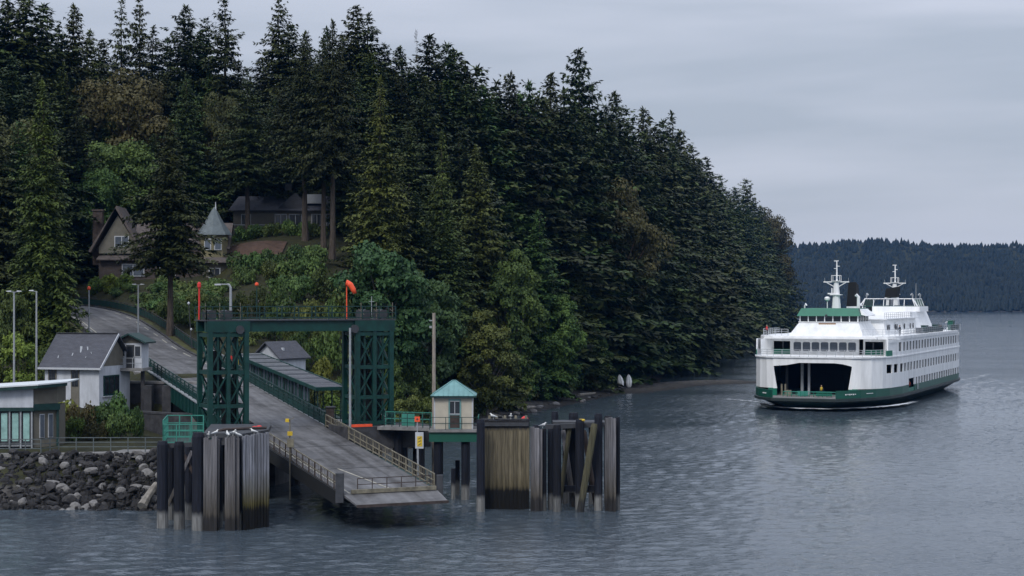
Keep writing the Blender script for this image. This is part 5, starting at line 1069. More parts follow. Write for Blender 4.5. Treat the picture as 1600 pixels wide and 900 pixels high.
part('trim', MB().prism([(-14, -.3), (.1, -.3), (.1, 0.05), (-14, 0.05)], 3.62, 3.94), 'steelrail', t); part('trim', MB().prism([(.12, -.25), (2.2, 1.4), (2.0, 1.7), (.12, .2)], 3.64, 4.24), 'steelrail', t)
rf = part('roof', MB().prism([(-14, -.9), (.6, -.9), (2.9, 1.4), (2.9, 7.5), (-14, 7.5)], lambda p: top(p[0])-.02, lambda p: top(p[0])+.10), 'paleroof', t)
part('fascia', MB().wall([(-14, -.86), (.55, -.86), (2.84, 1.42), (2.84, 7.2)], 0, 1, .1) if False else MB().solid([(-14, -.86, top(-14)-.3), (-14, -.86, top(-14)-.025), (.55, -.86, top(.55)-.025), (.55, -.86, top(.55)-.3)], [(-14, -.72, top(-14)-.3), (-14, -.72, top(-14)-.025), (.55, -.72, top(.55)-.025), (.55, -.72, top(.55)-.3)]).solid([(.56, -.86, top(.55)-.3), (.56, -.86, top(.55)-.025), (2.84, 1.42, top(2.84)-.025), (2.84, 1.42, top(2.84)-.3)], [(.56, -.7, top(.55)-.3), (.56, -.7, top(.55)-.025), (2.74, 1.48, top(2.84)-.025), (2.74, 1.48, top(2.84)-.3)]), 'steelrail', rf)
for k in range(9):
    x = -.62-k*1.0; wd = part('window', MB().box((x, .04, 1.95), (.74, .1, 3.1)), 'darkgrey', t); part('pane', MB().box((x, -.03, 2.15), (.56, .03, 2.6)), 'mintglass', wd); part('sill', MB().box((x, -.06, .42), (.8, .16, .08)), 'grey', wd)
    part('pilaster', MB().box((x+.5, -.06, 1.8), (.14, .22, 3.6)), 'grey', t)
a = math.atan2(1.5, 1.85)
for f in (.35, .72): x, y = 1.85*f, .1+1.5*f; wd = part('window', MB().box((x+.02, y-.03, 2.2), (.5, .1, 2.2), a), 'frame', t); part('pane', MB().box((x+.05, y-.07, 2.2), (.38, .08, 2.05), a), 'paleglass', wd)
part('corner_post', MB().box((1.95, 1.5, 2.0), (.22, .22, 4.0)), 'steelrail', t)

# ------------------------------------------------------------------ white house with grey roof and its lookout
cH = Vector((X_(155, 182), 182, 7.3)); ang = math.atan2(.30, -.954)      # wall runs left and away
t = thing('white_house', 'whitewashed house with a grey shingle roof below the upper road', 'house', cH, ang-math.pi)
# local: x along front wall to the right (negative x = left), y into the depth
LW, LD, EH, RH = 6.3, 6.2, 3.75, 6.9
part('wall', MB().box((-LW/2, LD/2, EH/2-.7), (LW, LD, EH+1.4)), 'whitewall', t)
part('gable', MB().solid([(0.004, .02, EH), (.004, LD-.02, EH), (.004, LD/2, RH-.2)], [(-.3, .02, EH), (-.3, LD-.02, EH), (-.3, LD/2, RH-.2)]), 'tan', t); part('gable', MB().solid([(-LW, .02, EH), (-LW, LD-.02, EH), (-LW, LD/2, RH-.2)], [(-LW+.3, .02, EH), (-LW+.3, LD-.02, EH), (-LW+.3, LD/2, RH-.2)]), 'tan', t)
rf = part('roof', MB().solid([(-LW-.5, -.5, EH-.3), (.45, -.5, EH-.3), (.45, LD/2, RH), (-LW-.5, LD/2, RH)], [(-LW-.5, -.5, EH-.13), (.45, -.5, EH-.13), (.45, LD/2, RH+.17), (-LW-.5, LD/2, RH+.17)]).solid([(-LW-.5, LD+.5, EH-.3), (.45, LD+.5, EH-.3), (.45, LD/2+.01, RH), (-LW-.5, LD/2+.01, RH)], [(-LW-.5, LD+.5, EH-.13), (.45, LD+.5, EH-.13), (.45, LD/2+.01, RH+.17), (-LW-.5, LD/2+.01, RH+.17)]), 'greyroof', t)
mb = MB(); mb.bar((-LW-.5, -.55, EH-.22), (.5, -.55, EH-.22), .1, .2); mb.bar((.5, -.55, EH-.2), (.5, LD/2, RH+.08), .09, .24); part('bargeboard', mb, 'frame', rf)
part('ridge_cap', MB().bar((-LW-.5, LD/2, RH+.2), (.45, LD/2, RH+.2), .35, .06), 'darkgrey', rf)
mb = MB()
for (x, f, l, r_) in ((-2.9, .52, .9, .5), (-3.6, .38, .4, .2), (-1.9, .30, .25, .1), (-2.2, .55, .5, .7), (-5.1, .3, .35, .3), (-1.5, .42, .3, 1.0)): y = -.5+f*(LD/2+.5); z = EH-.13+f*(RH+.3-EH)+.03; mb.box((x, y, z), (l*.25, l, .012), r_, math.atan2(RH-EH+.3, LD/2+.5))
part('roof_patch', mb, 'grey', rf); part('roof_vent', MB().box((-1.75, 1.4, EH+1.2), (.22, .22, .3)), 'frame', rf)
for x in (-5.4, -2.75):
    wd = part('window', MB().box((x, -.03, 1.55), (.95, .1, 3.9)), 'tan', t); part('pane', MB().box((x, -.1, 2.55), (.72, .03, 1.7)), 'glass', wd); part('muntin', MB().box((x, -.13, 2.55), (.06, .03, 1.7)).box((x, -.13, 2.6), (.72, .03, .06)), 'darkgrey', wd)
wd = part('window', MB().box((.03, 2.35, 1.75), (.1, 3.1, 2.1)), 'steel', t); 
for k in range(3): part('pane', MB().box((.1, 1.38+k*.98, 1.78), (.03, .8, 1.8)), 'glass', wd)
part('sill', MB().box((.1, 2.35, .66), (.2, 3.3, .1)), 'frame', wd)
t = thing('lookout_booth', 'small gabled lookout booth with glazed doors at the left edge of the bridge head', 'booth', (X_(203, 186.6), 186.6, 10.74), R(-6))
part('floor', MB().box((0, 1, -.15), (3.1, 3.4, .3)), 'concrete', t); part('wall', MB().box((0, 1.2, 1.3), (2.5, 2.4, 2.6)), 'whitewall', t)
rf = part('roof', MB().solid([(-1.85, -.7, 2.55), (0, -.7, 3.45), (0, -.7, 3.62), (-1.9, -.7, 2.7)], [(-1.85, 3, 2.55), (0, 3, 3.45), (0, 3, 3.62), (-1.9, 3, 2.7)]).solid([(1.85, -.7, 2.55), (0.01, -.7, 3.45), (0.01, -.7, 3.62), (1.9, -.7, 2.7)], [(1.85, 3, 2.55), (.01, 3, 3.45), (.01, 3, 3.62), (1.9, 3, 2.7)]), 'steelrail', t)
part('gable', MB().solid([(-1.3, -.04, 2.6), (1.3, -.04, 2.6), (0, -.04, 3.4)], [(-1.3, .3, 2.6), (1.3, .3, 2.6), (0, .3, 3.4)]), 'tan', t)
dr = part('door', MB().box((0.05, -.04, 1.2), (.85, .08, 2.4)), 'darkgrey', t); part('pane', MB().box((.05, -.09, 1.7), (.6, .03, 1.1)), 'glass', dr); part('handle', MB().box((.4, -.1, 1.1), (.06, .06, .2)), 'grey', dr)
for x in (-.82, .85): wd = part('window', MB().box((x, -.04, 1.75), (.7, .08, 1.15)), 'frame', t); part('pane', MB().box((x, -.09, 1.75), (.55, .03, 1.0)), 'glass', wd)
rail_run(t, [(-1.5, -.65, 0), (1.5, -.65, 0)], 1.05, 'grey', 1.0, 'guardrail', (1.0, .5), .05, .06)
for x in (-1.2, 1.2): part('support', MB().bar((x, .6, -.3), (x, .6, -5), .35, .35), 'darkconcrete', t)
t = thing('ticket_house', 'small white house with a grey gable roof seen under the gantry', 'house', (X_(420, 208), 209, 8.3), R(-30))
part('wall', MB().box((0, 2, 1.0), (3.6, 5, 3.6)), 'whitewall', t); part('gable', MB().solid([(-1.8, -.48, 2.8), (1.8, -.48, 2.8), (0, -.48, 4.4)], [(-1.8, 4.4, 2.8), (1.8, 4.4, 2.8), (0, 4.4, 4.4)]), 'whitewall', t)
part('roof', MB().solid([(-2.2, -1, 2.55), (0, -1, 4.5), (0, -1, 4.66), (-2.25, -1, 2.7)], [(-2.2, 5, 2.55), (0, 5, 4.5), (0, 5, 4.66), (-2.25, 5, 2.7)]).solid([(2.2, -1, 2.55), (.01, -1, 4.5), (.01, -1, 4.66), (2.25, -1, 2.7)], [(2.2, 5, 2.55), (.01, 5, 4.5), (.01, 5, 4.66), (2.25, 5, 2.7)]), 'greyroof', t)
for x in (-.8, .6): wd = part('window', MB().box((x, -.53, 1.3), (.7, .08, 1.3)), 'grey', t); part('pane', MB().box((x, -.58, 1.3), (.55, .03, 1.1)), 'glass', wd)
part('roof_vent', MB().box((1.1, 1.0, 3.75), (.3, .3, .35)), 'frame', t)

# ------------------------------------------------------------------ hillside houses
hz = 20.1; cB = Vector((X_(186, 248), 248, hz)); t = thing('shingled_house', 'brown shingled house with steep gable and brick chimney behind the trees', 'house', (X_(186, 272), 272, hz), R(3)); t.scale = (1.097,)*3
part('wall', MB().prism([(-3.0, 1.2), (14.5, 1.2), (14.5, 9), (-3.0, 9)], -3, 3.6), 'brownwall', t)
part('gable_wall', MB().solid([(-2.9, .75, 4.3), (2.7, .75, 4.3), (2.7, .75, 4.9), (-.3, .75, 9.6), (-2.9, .75, 5.2)], [(-2.9, 5, 4.3), (2.7, 5, 4.3), (2.7, 5, 4.9), (-.3, 5, 9.6), (-2.9, 5, 5.2)]), 'tan', t)
rf = part('roof', MB().solid([(-3.9, -.1, 4.4), (-.55, -.1, 10.6), (-.35, -.1, 10.9), (-4.2, -.1, 4.6)], [(-3.9, 8, 4.4), (-.55, 8, 10.6), (-.35, 8, 10.9), (-4.2, 8, 4.6)]).solid([(3.1, -.1, 4.3), (-.54, -.1, 10.6), (-.34, -.1, 10.9), (3.4, -.1, 4.5)], [(3.1, 8, 4.3), (-.54, 8, 10.6), (-.34, 8, 10.9), (3.4, 8, 4.5)]), 'brownroof', t)
part('wing_roof', MB().solid([(1.5, 2.2, 5.0), (15, 2.2, 5.0), (15, 6.5, 8.6), (1.5, 6.5, 8.6)], [(1.5, 2.2, 5.2), (15, 2.2, 5.2), (15, 6.5, 8.8), (1.5, 6.5, 8.8)]), 'brownroof', t); part('wing_wall', MB().prism([(2, 2.4), (14.8, 2.4), (14.8, 8), (2, 8)], 3.6, 5.2), 'brownwall', t)
part('skirt_roof', MB().solid([(-3.2, .4, 3.35), (4.0, .4, 3.35), (4.0, 1.9, 4.6), (-2.6, 1.9, 4.6)], [(-3.2, .4, 3.5), (4.0, .4, 3.5), (4.0, 1.9, 4.78), (-2.6, 1.9, 4.78)]), 'brownroof', t)
part('chimney', MB().box((-3.3, 2.6, 6.5), (1.35, 1.2, 7.6)).box((-3.3, 2.6, 10.36), (1.6, 1.45, .25)), 'rust', t)
def win(t, x, y, z, w_, h_, fm='frame', pm='paleglass', n=2):
    wd = part('window', MB().box((x, y, z), (w_, .12, h_)), fm, t); pw = (w_-.12*(n+1))/n
    for k in range(n): part('pane', MB().box((x-w_/2+.12+pw/2+k*(pw+.12), y-.07, z), (pw, .04, h_-.24)), pm, wd)
win(t, .25, .7, 5.95, 2.0, 1.55); win(t, 1.75, 1.12, 2.0, 3.1, 1.75); win(t, 6.5, 1.12, 2.0, 2.2, 1.6); win(t, 9, 1.12, -.2, 1.6, 1.6); win(t, 12.2, 1.12, -.4, 1.6, 1.6, 'brownwall', 'glass')
part('lower_porch', MB().prism([(5.5, .4), (14, .4), (14, 1.2), (5.5, 1.2)], -.6, -.35), 'brownroof', t)
for x in (6, 8.2, 10.4, 12.6): part('porch_post', MB().box((x, .6, -1.8), (.35, .35, 2.5)), 'tan', t)
tw = (X_(334, 250)-cB.x, 2.6)
part('turret', MB().lathe((tw[0], tw[1], 0), [(1.9, -3), (1.9, 7.0)], 8), 'olivewall', t); part('turret_roof', MB().lathe((tw[0], tw[1], 0), [(2.5, 6.9), (2.45, 7.05), (1.4, 8.6), (.45, 10.3), (.03, 10.9)], 8), 'cone', t)
part('finial', MB().tube((tw[0]+.2, tw[1], 10.2), (tw[0]+.2, tw[1], 11.6), .16, .03, 6), 'frame', t)
for a in (-.39, .39):
    cx, cy = tw[0]+math.sin(a)*1.82, tw[1]-math.cos(a)*1.82; wd = part('window', MB().box((cx, cy, 5.6), (1.05, .12, 1.6), a), 'frame', t); part('pane', MB().box((cx+math.sin(a)*.06, cy-math.cos(a)*.06, 5.6), (.8, .06, 1.35), a), 'paleglass', wd)
part('turret_skirt', MB().lathe((tw[0], tw[1], 0), [(3.3, 3.0), (3.25, 3.15), (1.95, 3.8)], 8), 'brownroof', t)
part('bay', MB().lathe((tw[0]+.3, tw[1], 0), [(2.3, -3), (2.3, 3.0)], 8), 'tan', t); win(t, tw[0]+.3, tw[1]-2.2, 1.6, 1.6, 1.4, 'frame', 'glass')
ax_ = X_(371, 248)-cB.x
part('annex', MB().prism([(ax_-1.9, 1), (ax_+1.3, 1), (ax_+1.3, 5), (ax_-1.9, 5)], -3, .9), 'brownwall', t); part('awning', MB().solid([(ax_-2.2, -.6, .35), (ax_+1.7, -.6, .35), (ax_+1.5, 1.1, 1.35), (ax_-2.0, 1.1, 1.35)], [(ax_-2.2, -.6, .5), (ax_+1.7, -.6, .5), (ax_+1.5, 1.1, 1.5), (ax_-2.0, 1.1, 1.5)]), 'steelrail', t); win(t, ax_-.8, .96, -.3, 1.2, 1.1, 'frame', 'glass'); win(t, ax_+.6, .96, -.3, .8, 1.1, 'frame', 'glass')
cU = Vector((X_(445, 293), 293, 29.4)); t = thing('upper_house', 'long grey-roofed house with white windows high among the fir trunks', 'house', cU)
part('wall', MB().prism([(-8.5, .5), (8.5, .5), (8.5, 8), (-8.5, 8)], -1.5, 3.0), 'tan', t)
part('roof', MB().solid([(-9.2, -.3, 2.8), (9.2, -.3, 2.8), (8.2, 4.2, 5.3), (-8.2, 4.2, 5.3)], [(-9.2, -.3, 3.0), (9.2, -.3, 3.0), (8.2, 4.2, 5.5), (-8.2, 4.2, 5.5)]), 'greyroof', t)
part('cross_gable', MB().solid([(-1.4, .2, 3.1), (4.3, .2, 3.1), (1.6, .2, 5.9)], [(-1.4, 5, 3.1), (4.3, 5, 3.1), (1.6, 5, 5.9)]), 'greyroof', t)
part('dormer', MB().box((4.6, 2.0, 4.9), (2.8, 2.5, 1.5)), 'frame', t); part('chimney', MB().box((.2, 3.4, 6.2), (1.1, 1.0, 2.6)), 'darkgrey', t)
for x, w_ in ((-6.4, 1.6), (-.7, 2.0), (1.7, 2.2), (5.2, 1.8), (7.3, 1.2)): win(t, x, .46, 1.45, w_, 1.9, 'frame', 'glass', 2)
part('porch_rail', MB().bar((-8.4, -.2, .6), (-2.2, -.2, .6), .1, .12), 'frame', t)
tag(link('mulch_bank', grid(np.linspace(X_(352, 276), X_(442, 276), 12), np.linspace(274, 281.5, 8), lambda x, y: terrain(x, y)+.22, 'mulch_bank', M['mulch'])), None, None, None, 'structure')
t = thing('garden_wall', 'pale stepped concrete wall in the shrubs above the gantry', 'wall', (X_(432, 243), 243, G(X_(432, 243), 243)))
for k, x in enumerate((-1.8, -.2, 1.3)): part('wall_block', MB().box((x, .2*k, .5+.12*k), (1.45, .5, 2.0)), 'concrete', t)

# ------------------------------------------------------------------ road fence, verge wall, lamps, beacons
def rp(i, r): 
    d = RD[min(i+1, len(RD)-1)]-RD[max(i-1, 0)]; n = np.array([d[1], -d[0]])/np.hypot(d[0], d[1]); return Vector((RD[i][0]+n[0]*r, RD[i][1]+n[1]*r, RD[i][2]))
t = thing('road_fence', 'dark low fence with metal top rail along the right side of the upper road', 'fence', rp(10, 5.6)); q = [rp(i, 5.6)-t.location for i in range(3, 27)]
rail_run(t, q, 1.15, 'darkgrey', 1.9, 'guardrail', (1.0, .55, .15), .07, .09)
mb = MB(); mb.wall([(p.x, p.y) for p in q], 0, 1, .03); zs = [p.z for p in q]
for i in range(len(q)): 
    for k, dz in enumerate((.1, .95, .95, .1)): x, y, _ = mb.v[4*i+k]; mb.v[4*i+k] = (x, y, zs[i]+dz)
part('mesh_panel', mb, 'steel', t)
t = thing('curved_parapet', 'weathered concrete parapet curving where the road meets the bridge', 'wall', rp(0, 4.6)); q = [rp(i, 4.62+.10*max(0, i-1)) - t.location for i in range(0, 5)]
mb = MB(); mb.wall([(p.x, p.y) for p in q], 0, 1, -.3)
for i in range(len(q)):
    for k, dz in enumerate((-.4, 1.0, 1.0, -.4)): x, y, _ = mb.v[4*i+k]; mb.v[4*i+k] = (x, y, q[i].z+dz)
part('face', mb, 'concrete', t); part('rail', (lambda mb: [mb.bar(a+Vector((.1, 0, 1.2)), b+Vector((.1, 0, 1.2)), .07, .07) for a, b in zip(q[:-1], q[1:])] and mb)(MB()), 'grey', t)
t = thing('verge_wall', 'low dark wall on the left side of the upper road by the grass verge', 'wall', rp(14, -5)); q = [rp(i, -4.75)-t.location for i in range(10, 22)]
mb = MB(); mb.wall([(p.x, p.y) for p in q], 0, 1, .25)
for i in range(len(q)):
    for k, dz in enumerate((-.8, .45, .45, -.8)): x, y, _ = mb.v[4*i+k]; mb.v[4*i+k] = (x, y, q[i].z+dz)
part('face', mb, 'darkconcrete', t); part('coping', (lambda mb: [mb.bar(a+Vector((0, 0, .5)), b+Vector((0, 0, .5)), .34, .08) for a, b in zip(q[:-1], q[1:])] and mb)(MB()), 'concrete', t)
struct('grass_verge', ribbon(RD[10:22], -9.5, -5.1, -.12), 'grass'); struct('grass_verge', ribbon(RD[4:26], 4.4, 5.5, -.05), 'grass')
q = rp(1, 6.2); t = thing('traffic_barrel', 'yellow and red traffic barrels huddled at the bend of the parapet', 'barrel', q+Vector((-.2, .4, .0)))
for x, y, m in ((0, 0, 'yellow'), (-.8, .4, 'red')): part('drum', MB().lathe((x, y, -.3), [(.3, 0), (.32, .5), (.28, .9), (.26, 1.5), (.1, 1.55)], 10), m, t)
def lamp2(px, d, ytop, ybase, label, heads=2):
    x = X_(px, d); zb = G(x, d)-.2; zt = Z_(ytop, d); t = thing('street_lamp', label, 'street lamp', (x, d, zb)); h = zt-zb
    part('pole', MB().tube((0, 0, 0), (0, 0, h), .13, .08, 8), 'grey', t); part('base', MB().tube((0, 0, 0), (0, 0, .35), .22, .2, 8), 'darkgrey', t)
    for s in ((-1, 1) if heads == 2 else (-1,)): part('arm', MB().bar((0, 0, h-.02), (s*.5, 0, h+.02), .06, .06), 'grey', t); part('lamp_head', MB().solid([(s*.3, -.13, h), (s*.3, .13, h), (s*.3, .1, h+.14), (s*.3, -.1, h+.14)], [(s*.75, -.1, h+.03), (s*.75, .1, h+.03), (s*.75, .07, h+.1), (s*.75, -.07, h+.1)]), 'frame', t)
lamp2(22, 180, 456, 600, 'tall twin-headed lamp post at the far left above the flat roof'); lamp2(57, 184, 455, 570, 'tall single-headed lamp post right of the leftmost twin-headed one', 1)
q = rp(9, 5.0); lamp2(216, 224, 445, 510, 'slim twin-headed lamp post beside the upper road fence')
def beacon(px, d, ytop, label):
    x = X_(px, d); zb = G(x, d)-.2; t = thing('beacon_mast', label, 'beacon', (x, d, zb)); h = Z_(ytop, d)-zb
    part('mast', MB().tube((0, 0, 0), (0, 0, h-.4), .1, .08, 8), 'grey', t); part('lamp', MB().lathe((0, 0, h-.5), [(.1, -.05), (.2, .05), (.2, .28), (.07, .4)], 10), 'orange', t)
beacon(139, 218, 446, 'grey mast with an orange light on the verge by the upper road')
t = thing('lamp_post', 'thin leaning pole with small white lights in the bushes left of the gantry', 'pole', (X_(300, 215), 215, G(X_(300, 215), 215)))
h = Z_(474, 215)-t.location.z; part('pole', MB().tube((0, 0, 0), (-.4, 0, h), .06, .05, 6), 'darkgrey', t); part('lamp', MB().lathe((-.4, 0, h), [(.05, -.2), (.18, 0), (.05, .2)], 8), 'frame', t); part('lamp', MB().lathe((-.1, 0, h*.45), [(.05, -.15), (.15, 0), (.05, .15)], 8), 'frame', t)
# ------------------------------------------------------------------ the ferry (local: x to its right side as seen, y from bow to stern, z up)
FA = R(22.5); FL = Vector((46.4, 285, 0))
t = thing('car_ferry', 'large white and green double-ended car ferry heading in from the right', 'ferry', FL, -FA); FT = t
HW = [(0, 5.2), (1.5, 6.6), (4, 8.3), (8, 9.9), (13, 11.2), (20, 12), (35, 12), (50, 12)]
UP = [(6.0, 6.45), (6.6, 7.7), (8, 9.2), (10.5, 10.5), (14, 11.4), (20, 12), (35, 12), (50, 12)]
def loop(pts):
    h = [(w_, y) for y, w_ in pts] + [(w_, 100-y) for y, w_ in pts[::-1][1:]]
    return h + [(-x, y) for x, y in h[::-1]]
def lofted(levels, n=None):
    mb = MB(); L0 = loop(HW); n = len(L0); v = []
    for z, yf, xf, bow in levels:
        for x, y in L0:
            e = min(y, 100-y); f = xf*(1-bow*math.exp(-e/7.0)); v.append((x*f, 50+(y-50)*yf, z))
    f = [(i*n+k, i*n+(k+1) % n, (i+1)*n+(k+1) % n, (i+1)*n+k) for i in range(len(levels)-1) for k in range(n)]
    f += [tuple(range(n))[::-1], tuple(range((len(levels)-1)*n, len(levels)*n))]; return mb.add(v, f)
part('hull', lofted([(-1.2, .88, .68, .7), (0.0, .925, .80, .55), (.9, .965, .91, .25), (1.55, .99, .98, .05)]), 'hull', t)
part('hull_band', lofted([(1.1, .955, .93, .3), (1.62, .99, .985, .05)]), 'hull', t)
part('rubbing_strake', lofted([(1.56, 1.0, 1.0, 0), (1.62, 1.006, 1.02, 0), (2.02, 1.006, 1.02, 0), (2.08, 1.0, 1.0, 0)]), 'strake', t)
part('car_deck', lofted([(2.06, .998, .99, 0), (2.12, .998, .99, 0)]), 'concrete', t)
rs = [(w_, y) for y, w_ in HW]; full = rs + [(x, 100-y) for x, y in rs[::-1][1:]]
# green bulwark, white shell: right side (x>0) and left side
gap = lambda pts, a, b: [p for p in pts if a <= p[1] <= b]
for s in (1, -1):
    f = [(s*x, y) for x, y in full]
    if s > 0:
        b1 = gap(f, 0, 20)+[(12, 26.0)]; b2 = [(12, 31.5)]+gap(f, 32, 100)
        part('bulwark', MB().wall(b1, 2.1, 3.35, .18), 'hullgreen', t); part('bulwark', MB().wall(b2, 2.1, 3.15, .18), 'hullgreen', t); part('gate', MB().wall([(11.9, 26.1), (11.9, 31.4)], 2.1, 2.75, .1), 'ferrygreen', t)
    else: part('bulwark', MB().wall(f, 2.1, 3.35, -.18), 'hullgreen', t)
up = [(w_, y) for y, w_ in UP]; upf = up + [(x, 100-y) for x, y in up[::-1][1:]]
def shell(s, z0, z1, a, b, nm='side_shell', th=.2): 
    pts = [(s*x, y) for x, y in upf if a < y < b]
    import bisect
    def at(y): ys_ = [p[1] for p in upf]; return float(np.interp(y, ys_, [p[0] for p in upf]))
    pts = [(s*at(a), a)]+pts+[(s*at(b), b)]
    return part(nm, MB().wall(pts, z0, z1, th*s), 'white', t)
def at(y): return float(np.interp(y, [p[1] for p in upf], [p[0] for p in upf]))
# right side: solid bands between the window rows, so openings stay open
shell(-1, 3.36, 8.3, 6, 94); shell(1, 3.36, 5.75, 6, 25.9); shell(1, 4.35, 5.75, 26, 94)
shell(1, 5.754, 7.15, 6, 11.6); shell(1, 7.154, 8.3, 6, 94); shell(1, 5.754, 7.15, 88, 94); shell(1, 3.36, 4.346, 92, 94)
mbp = MB(); 
y = 25.9
def wallpost(mb, y0, y1, z0, z1, s=1, th=.2):
    a, b = (s*at(y0), y0), (s*at(y1), y1); mb.append(MB().wall([a, b], z0, z1, th*s))
low = []; wallpost(low, 31.3, 32.6, 3.16, 4.346)
for k in range(21): y = 34.4+k*2.75; wallpost(low, y, y+.75, 3.16, 4.346)
pieces('window_post', low, 'white', t)
pm = MB().box((0, 0, 0), (1, .06, 1)).mesh('pane', M['glass'])
def side_window(y, wd, z0, z1, post0, row):
    """one window: a pane set 8 cm behind the shell face"""
    x = at(y)-.12; a = math.atan2(at(y+.5)-at(y-.5), 1.0)
    o = link('window', pm, t, (x, y, (z0+z1)/2)); o.rotation_euler = (0, 0, math.pi/2-a); o.scale = (wd, 1, z1-z0)
mid = []; ys_ = [(13.0, 2.1), (16.2, 2.3), (19.6, 1.9)]+[(22.6+k*2.9, 1.75) for k in range(23)]
edges = [11.6]
for y, wd in ys_:
    if y > 30: side_window(y, wd, 5.76, 7.15, 0, 2)
    edges += [y-wd/2, y+wd/2]
edges += [88]
for a, b in zip(edges[::2], edges[1::2]): wallpost(mid, a, b, 5.754, 7.15)
pieces('window_post', mid, 'white', t)
for k in range(22): side_window(34.4+k*2.75-1.0, 2.0, 3.17, 4.34, 0, 3)
# passenger deck
part('passenger_deck', MB().prism(loop([(p[0]-.25, p[1]+.12) for p in UP]), 8.304, 8.5), 'white', t)
part('end_header', MB().solid([(-6.45, 5.98, 8.3), (6.45, 5.98, 8.3), (6.45, 5.98, 7.0), (5.0, 5.98, 7.35), (3.6, 5.98, 7.5), (-2.2, 5.98, 7.5), (-4.2, 5.98, 7.12), (-6.45, 5.98, 6.95)], [(-6.45, 6.3, 8.3), (6.45, 6.3, 8.3), (6.45, 6.3, 7.0), (5.0, 6.3, 7.35), (3.6, 6.3, 7.5), (-2.2, 6.3, 7.5), (-4.2, 6.3, 7.12), (-6.45, 6.3, 6.95)]), 'white', t)
for s in (-1, 1): part('end_jamb', MB().solid([(s*6.46, 5.99, 6.94), (s*5.85, 5.99, 3.3), (s*6.46, 5.99, 3.3)], [(s*6.46, 6.25, 6.94), (s*5.85, 6.25, 3.3), (s*6.46, 6.25, 3.3)]), 'white', t)
for s in (-1, 1): part('end_jamb', MB().box((s*6.6, 6.15, 2.75), (1.4, .3, 1.2)), 'ferrygreen', t)
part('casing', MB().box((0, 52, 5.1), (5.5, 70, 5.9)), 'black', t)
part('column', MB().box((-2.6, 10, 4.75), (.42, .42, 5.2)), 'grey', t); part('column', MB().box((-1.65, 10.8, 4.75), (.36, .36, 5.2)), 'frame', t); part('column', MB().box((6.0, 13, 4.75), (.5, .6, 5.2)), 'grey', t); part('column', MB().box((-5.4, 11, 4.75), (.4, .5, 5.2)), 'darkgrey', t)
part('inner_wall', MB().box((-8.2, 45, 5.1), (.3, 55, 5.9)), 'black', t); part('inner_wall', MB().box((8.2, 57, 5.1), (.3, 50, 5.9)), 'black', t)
for k in range(9): part('ceiling_beam', MB().box((0, 8.5+k*2.4, 7.95), (16 if k < 2 else 20, .25, .5)), 'darkgrey', t)
part('deck_gate', MB().bar((-4.2, 3.4, 2.95), (4.4, 3.4, 2.95), .08, .12).bar((-4.2, 3.4, 2.5), (4.4, 3.4, 2.5), .06, .08), 'mint', t); mb = MB()
for k in range(13): mb.box((-4.2+k*.716, 3.4, 2.5), (.09, .09, .9))
part('deck_gate', mb, 'ferrygreen', t); part('barrier', MB().box((2.4, 3.7, 2.65), (2.6, .2, .75)), 'ferrygreen', t); part('barrier', MB().box((-1.2, 4.4, 2.6), (1.7, .2, .8)), 'mint', t); part('barrier', MB().box((-3.6, 4.8, 2.65), (.9, .3, .9)), 'tankrail', t)
for x in (-5.2, -4.6): part('bollard', MB().tube((x, 6.6, 2.1), (x, 6.6, 4.0), .16, .16, 8), 'tankrail', t)
# passenger cabin
CF = 17.5
part('cabin_front', MB().box((-.55, CF+.1, 9.85), (11.6, .25, 2.7)), 'white', t)
wf = MB(); 
wm = MB(); 
def rrect(w_, h_, r_): 
    o = []
    for cx, cz, a0 in ((w_/2-r_, h_/2-r_, 0), (-w_/2+r_, h_/2-r_, 90), (-w_/2+r_, -h_/2+r_, 180), (w_/2-r_, -h_/2+r_, 270)):
        for k in range(4): a = R(a0+k*30); o.append((cx+r_*math.cos(a), cz+r_*math.sin(a)))
    return o
q = rrect(1.22, 1.42, .22); wpane = MB().solid([(x, -.03, z) for x, z in q], [(x, .02, z) for x, z in q]).mesh('window', M['paleglass'])
q2 = rrect(1.36, 1.56, .28); wfr = MB().solid([(x, -.012, z) for x, z in q2], [(x, .03, z) for x, z in q2]).mesh('frame', M['grey'])
for k in range(7): o = link('window', wpane, t, (-5.2+k*1.545, CF-.03, 9.85)); link('frame', wfr, o)
for s in (-1, 1):
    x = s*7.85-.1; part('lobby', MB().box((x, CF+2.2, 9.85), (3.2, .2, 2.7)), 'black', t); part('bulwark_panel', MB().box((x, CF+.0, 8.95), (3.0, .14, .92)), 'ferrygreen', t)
    part('lobby_post', MB().box((x-.2*s, CF+.3, 10.1), (.22, .2, 2.2)), 'darkgrey', t); part('corner_wall', MB().solid([(s*9.3, CF-.1, 8.5), (s*9.3, CF-.1, 11.2), (s*10.6, 14.0, 11.2), (s*10.6, 14.0, 8.5)], [(s*9.3, CF+.15, 8.5), (s*9.3, CF+.15, 11.2), (s*10.75, 14.25, 11.2), (s*10.75, 14.25, 8.5)]), 'white', t)
    part('lobby_head', MB().box((x, CF-.02, 11.0), (3.3, .2, .5)), 'white', t); part('jamb', MB().box((s*6.2-.1, CF+.1, 9.85), (.3, .3, 2.7)), 'white', t)
shell(-1, 8.31, 11.2, 12.5, 87.5); shell(1, 8.31, 9.2, 12.5, 87.5); shell(1, 10.7, 11.2, 12.5, 87.5)
top = []; ys_ = [(18.6, 1.6), (21.6, 1.8)]+[(24.6+k*2.95, 1.85) for k in range(21)]; edges = [12.5]
for y, wd in ys_: side_window(y, wd, 9.2, 10.7, 0, 1); edges += [y-wd/2, y+wd/2]
edges += [87.5]
for a, b in zip(edges[::2], edges[1::2]): wallpost(top, a, b, 9.204, 10.696)
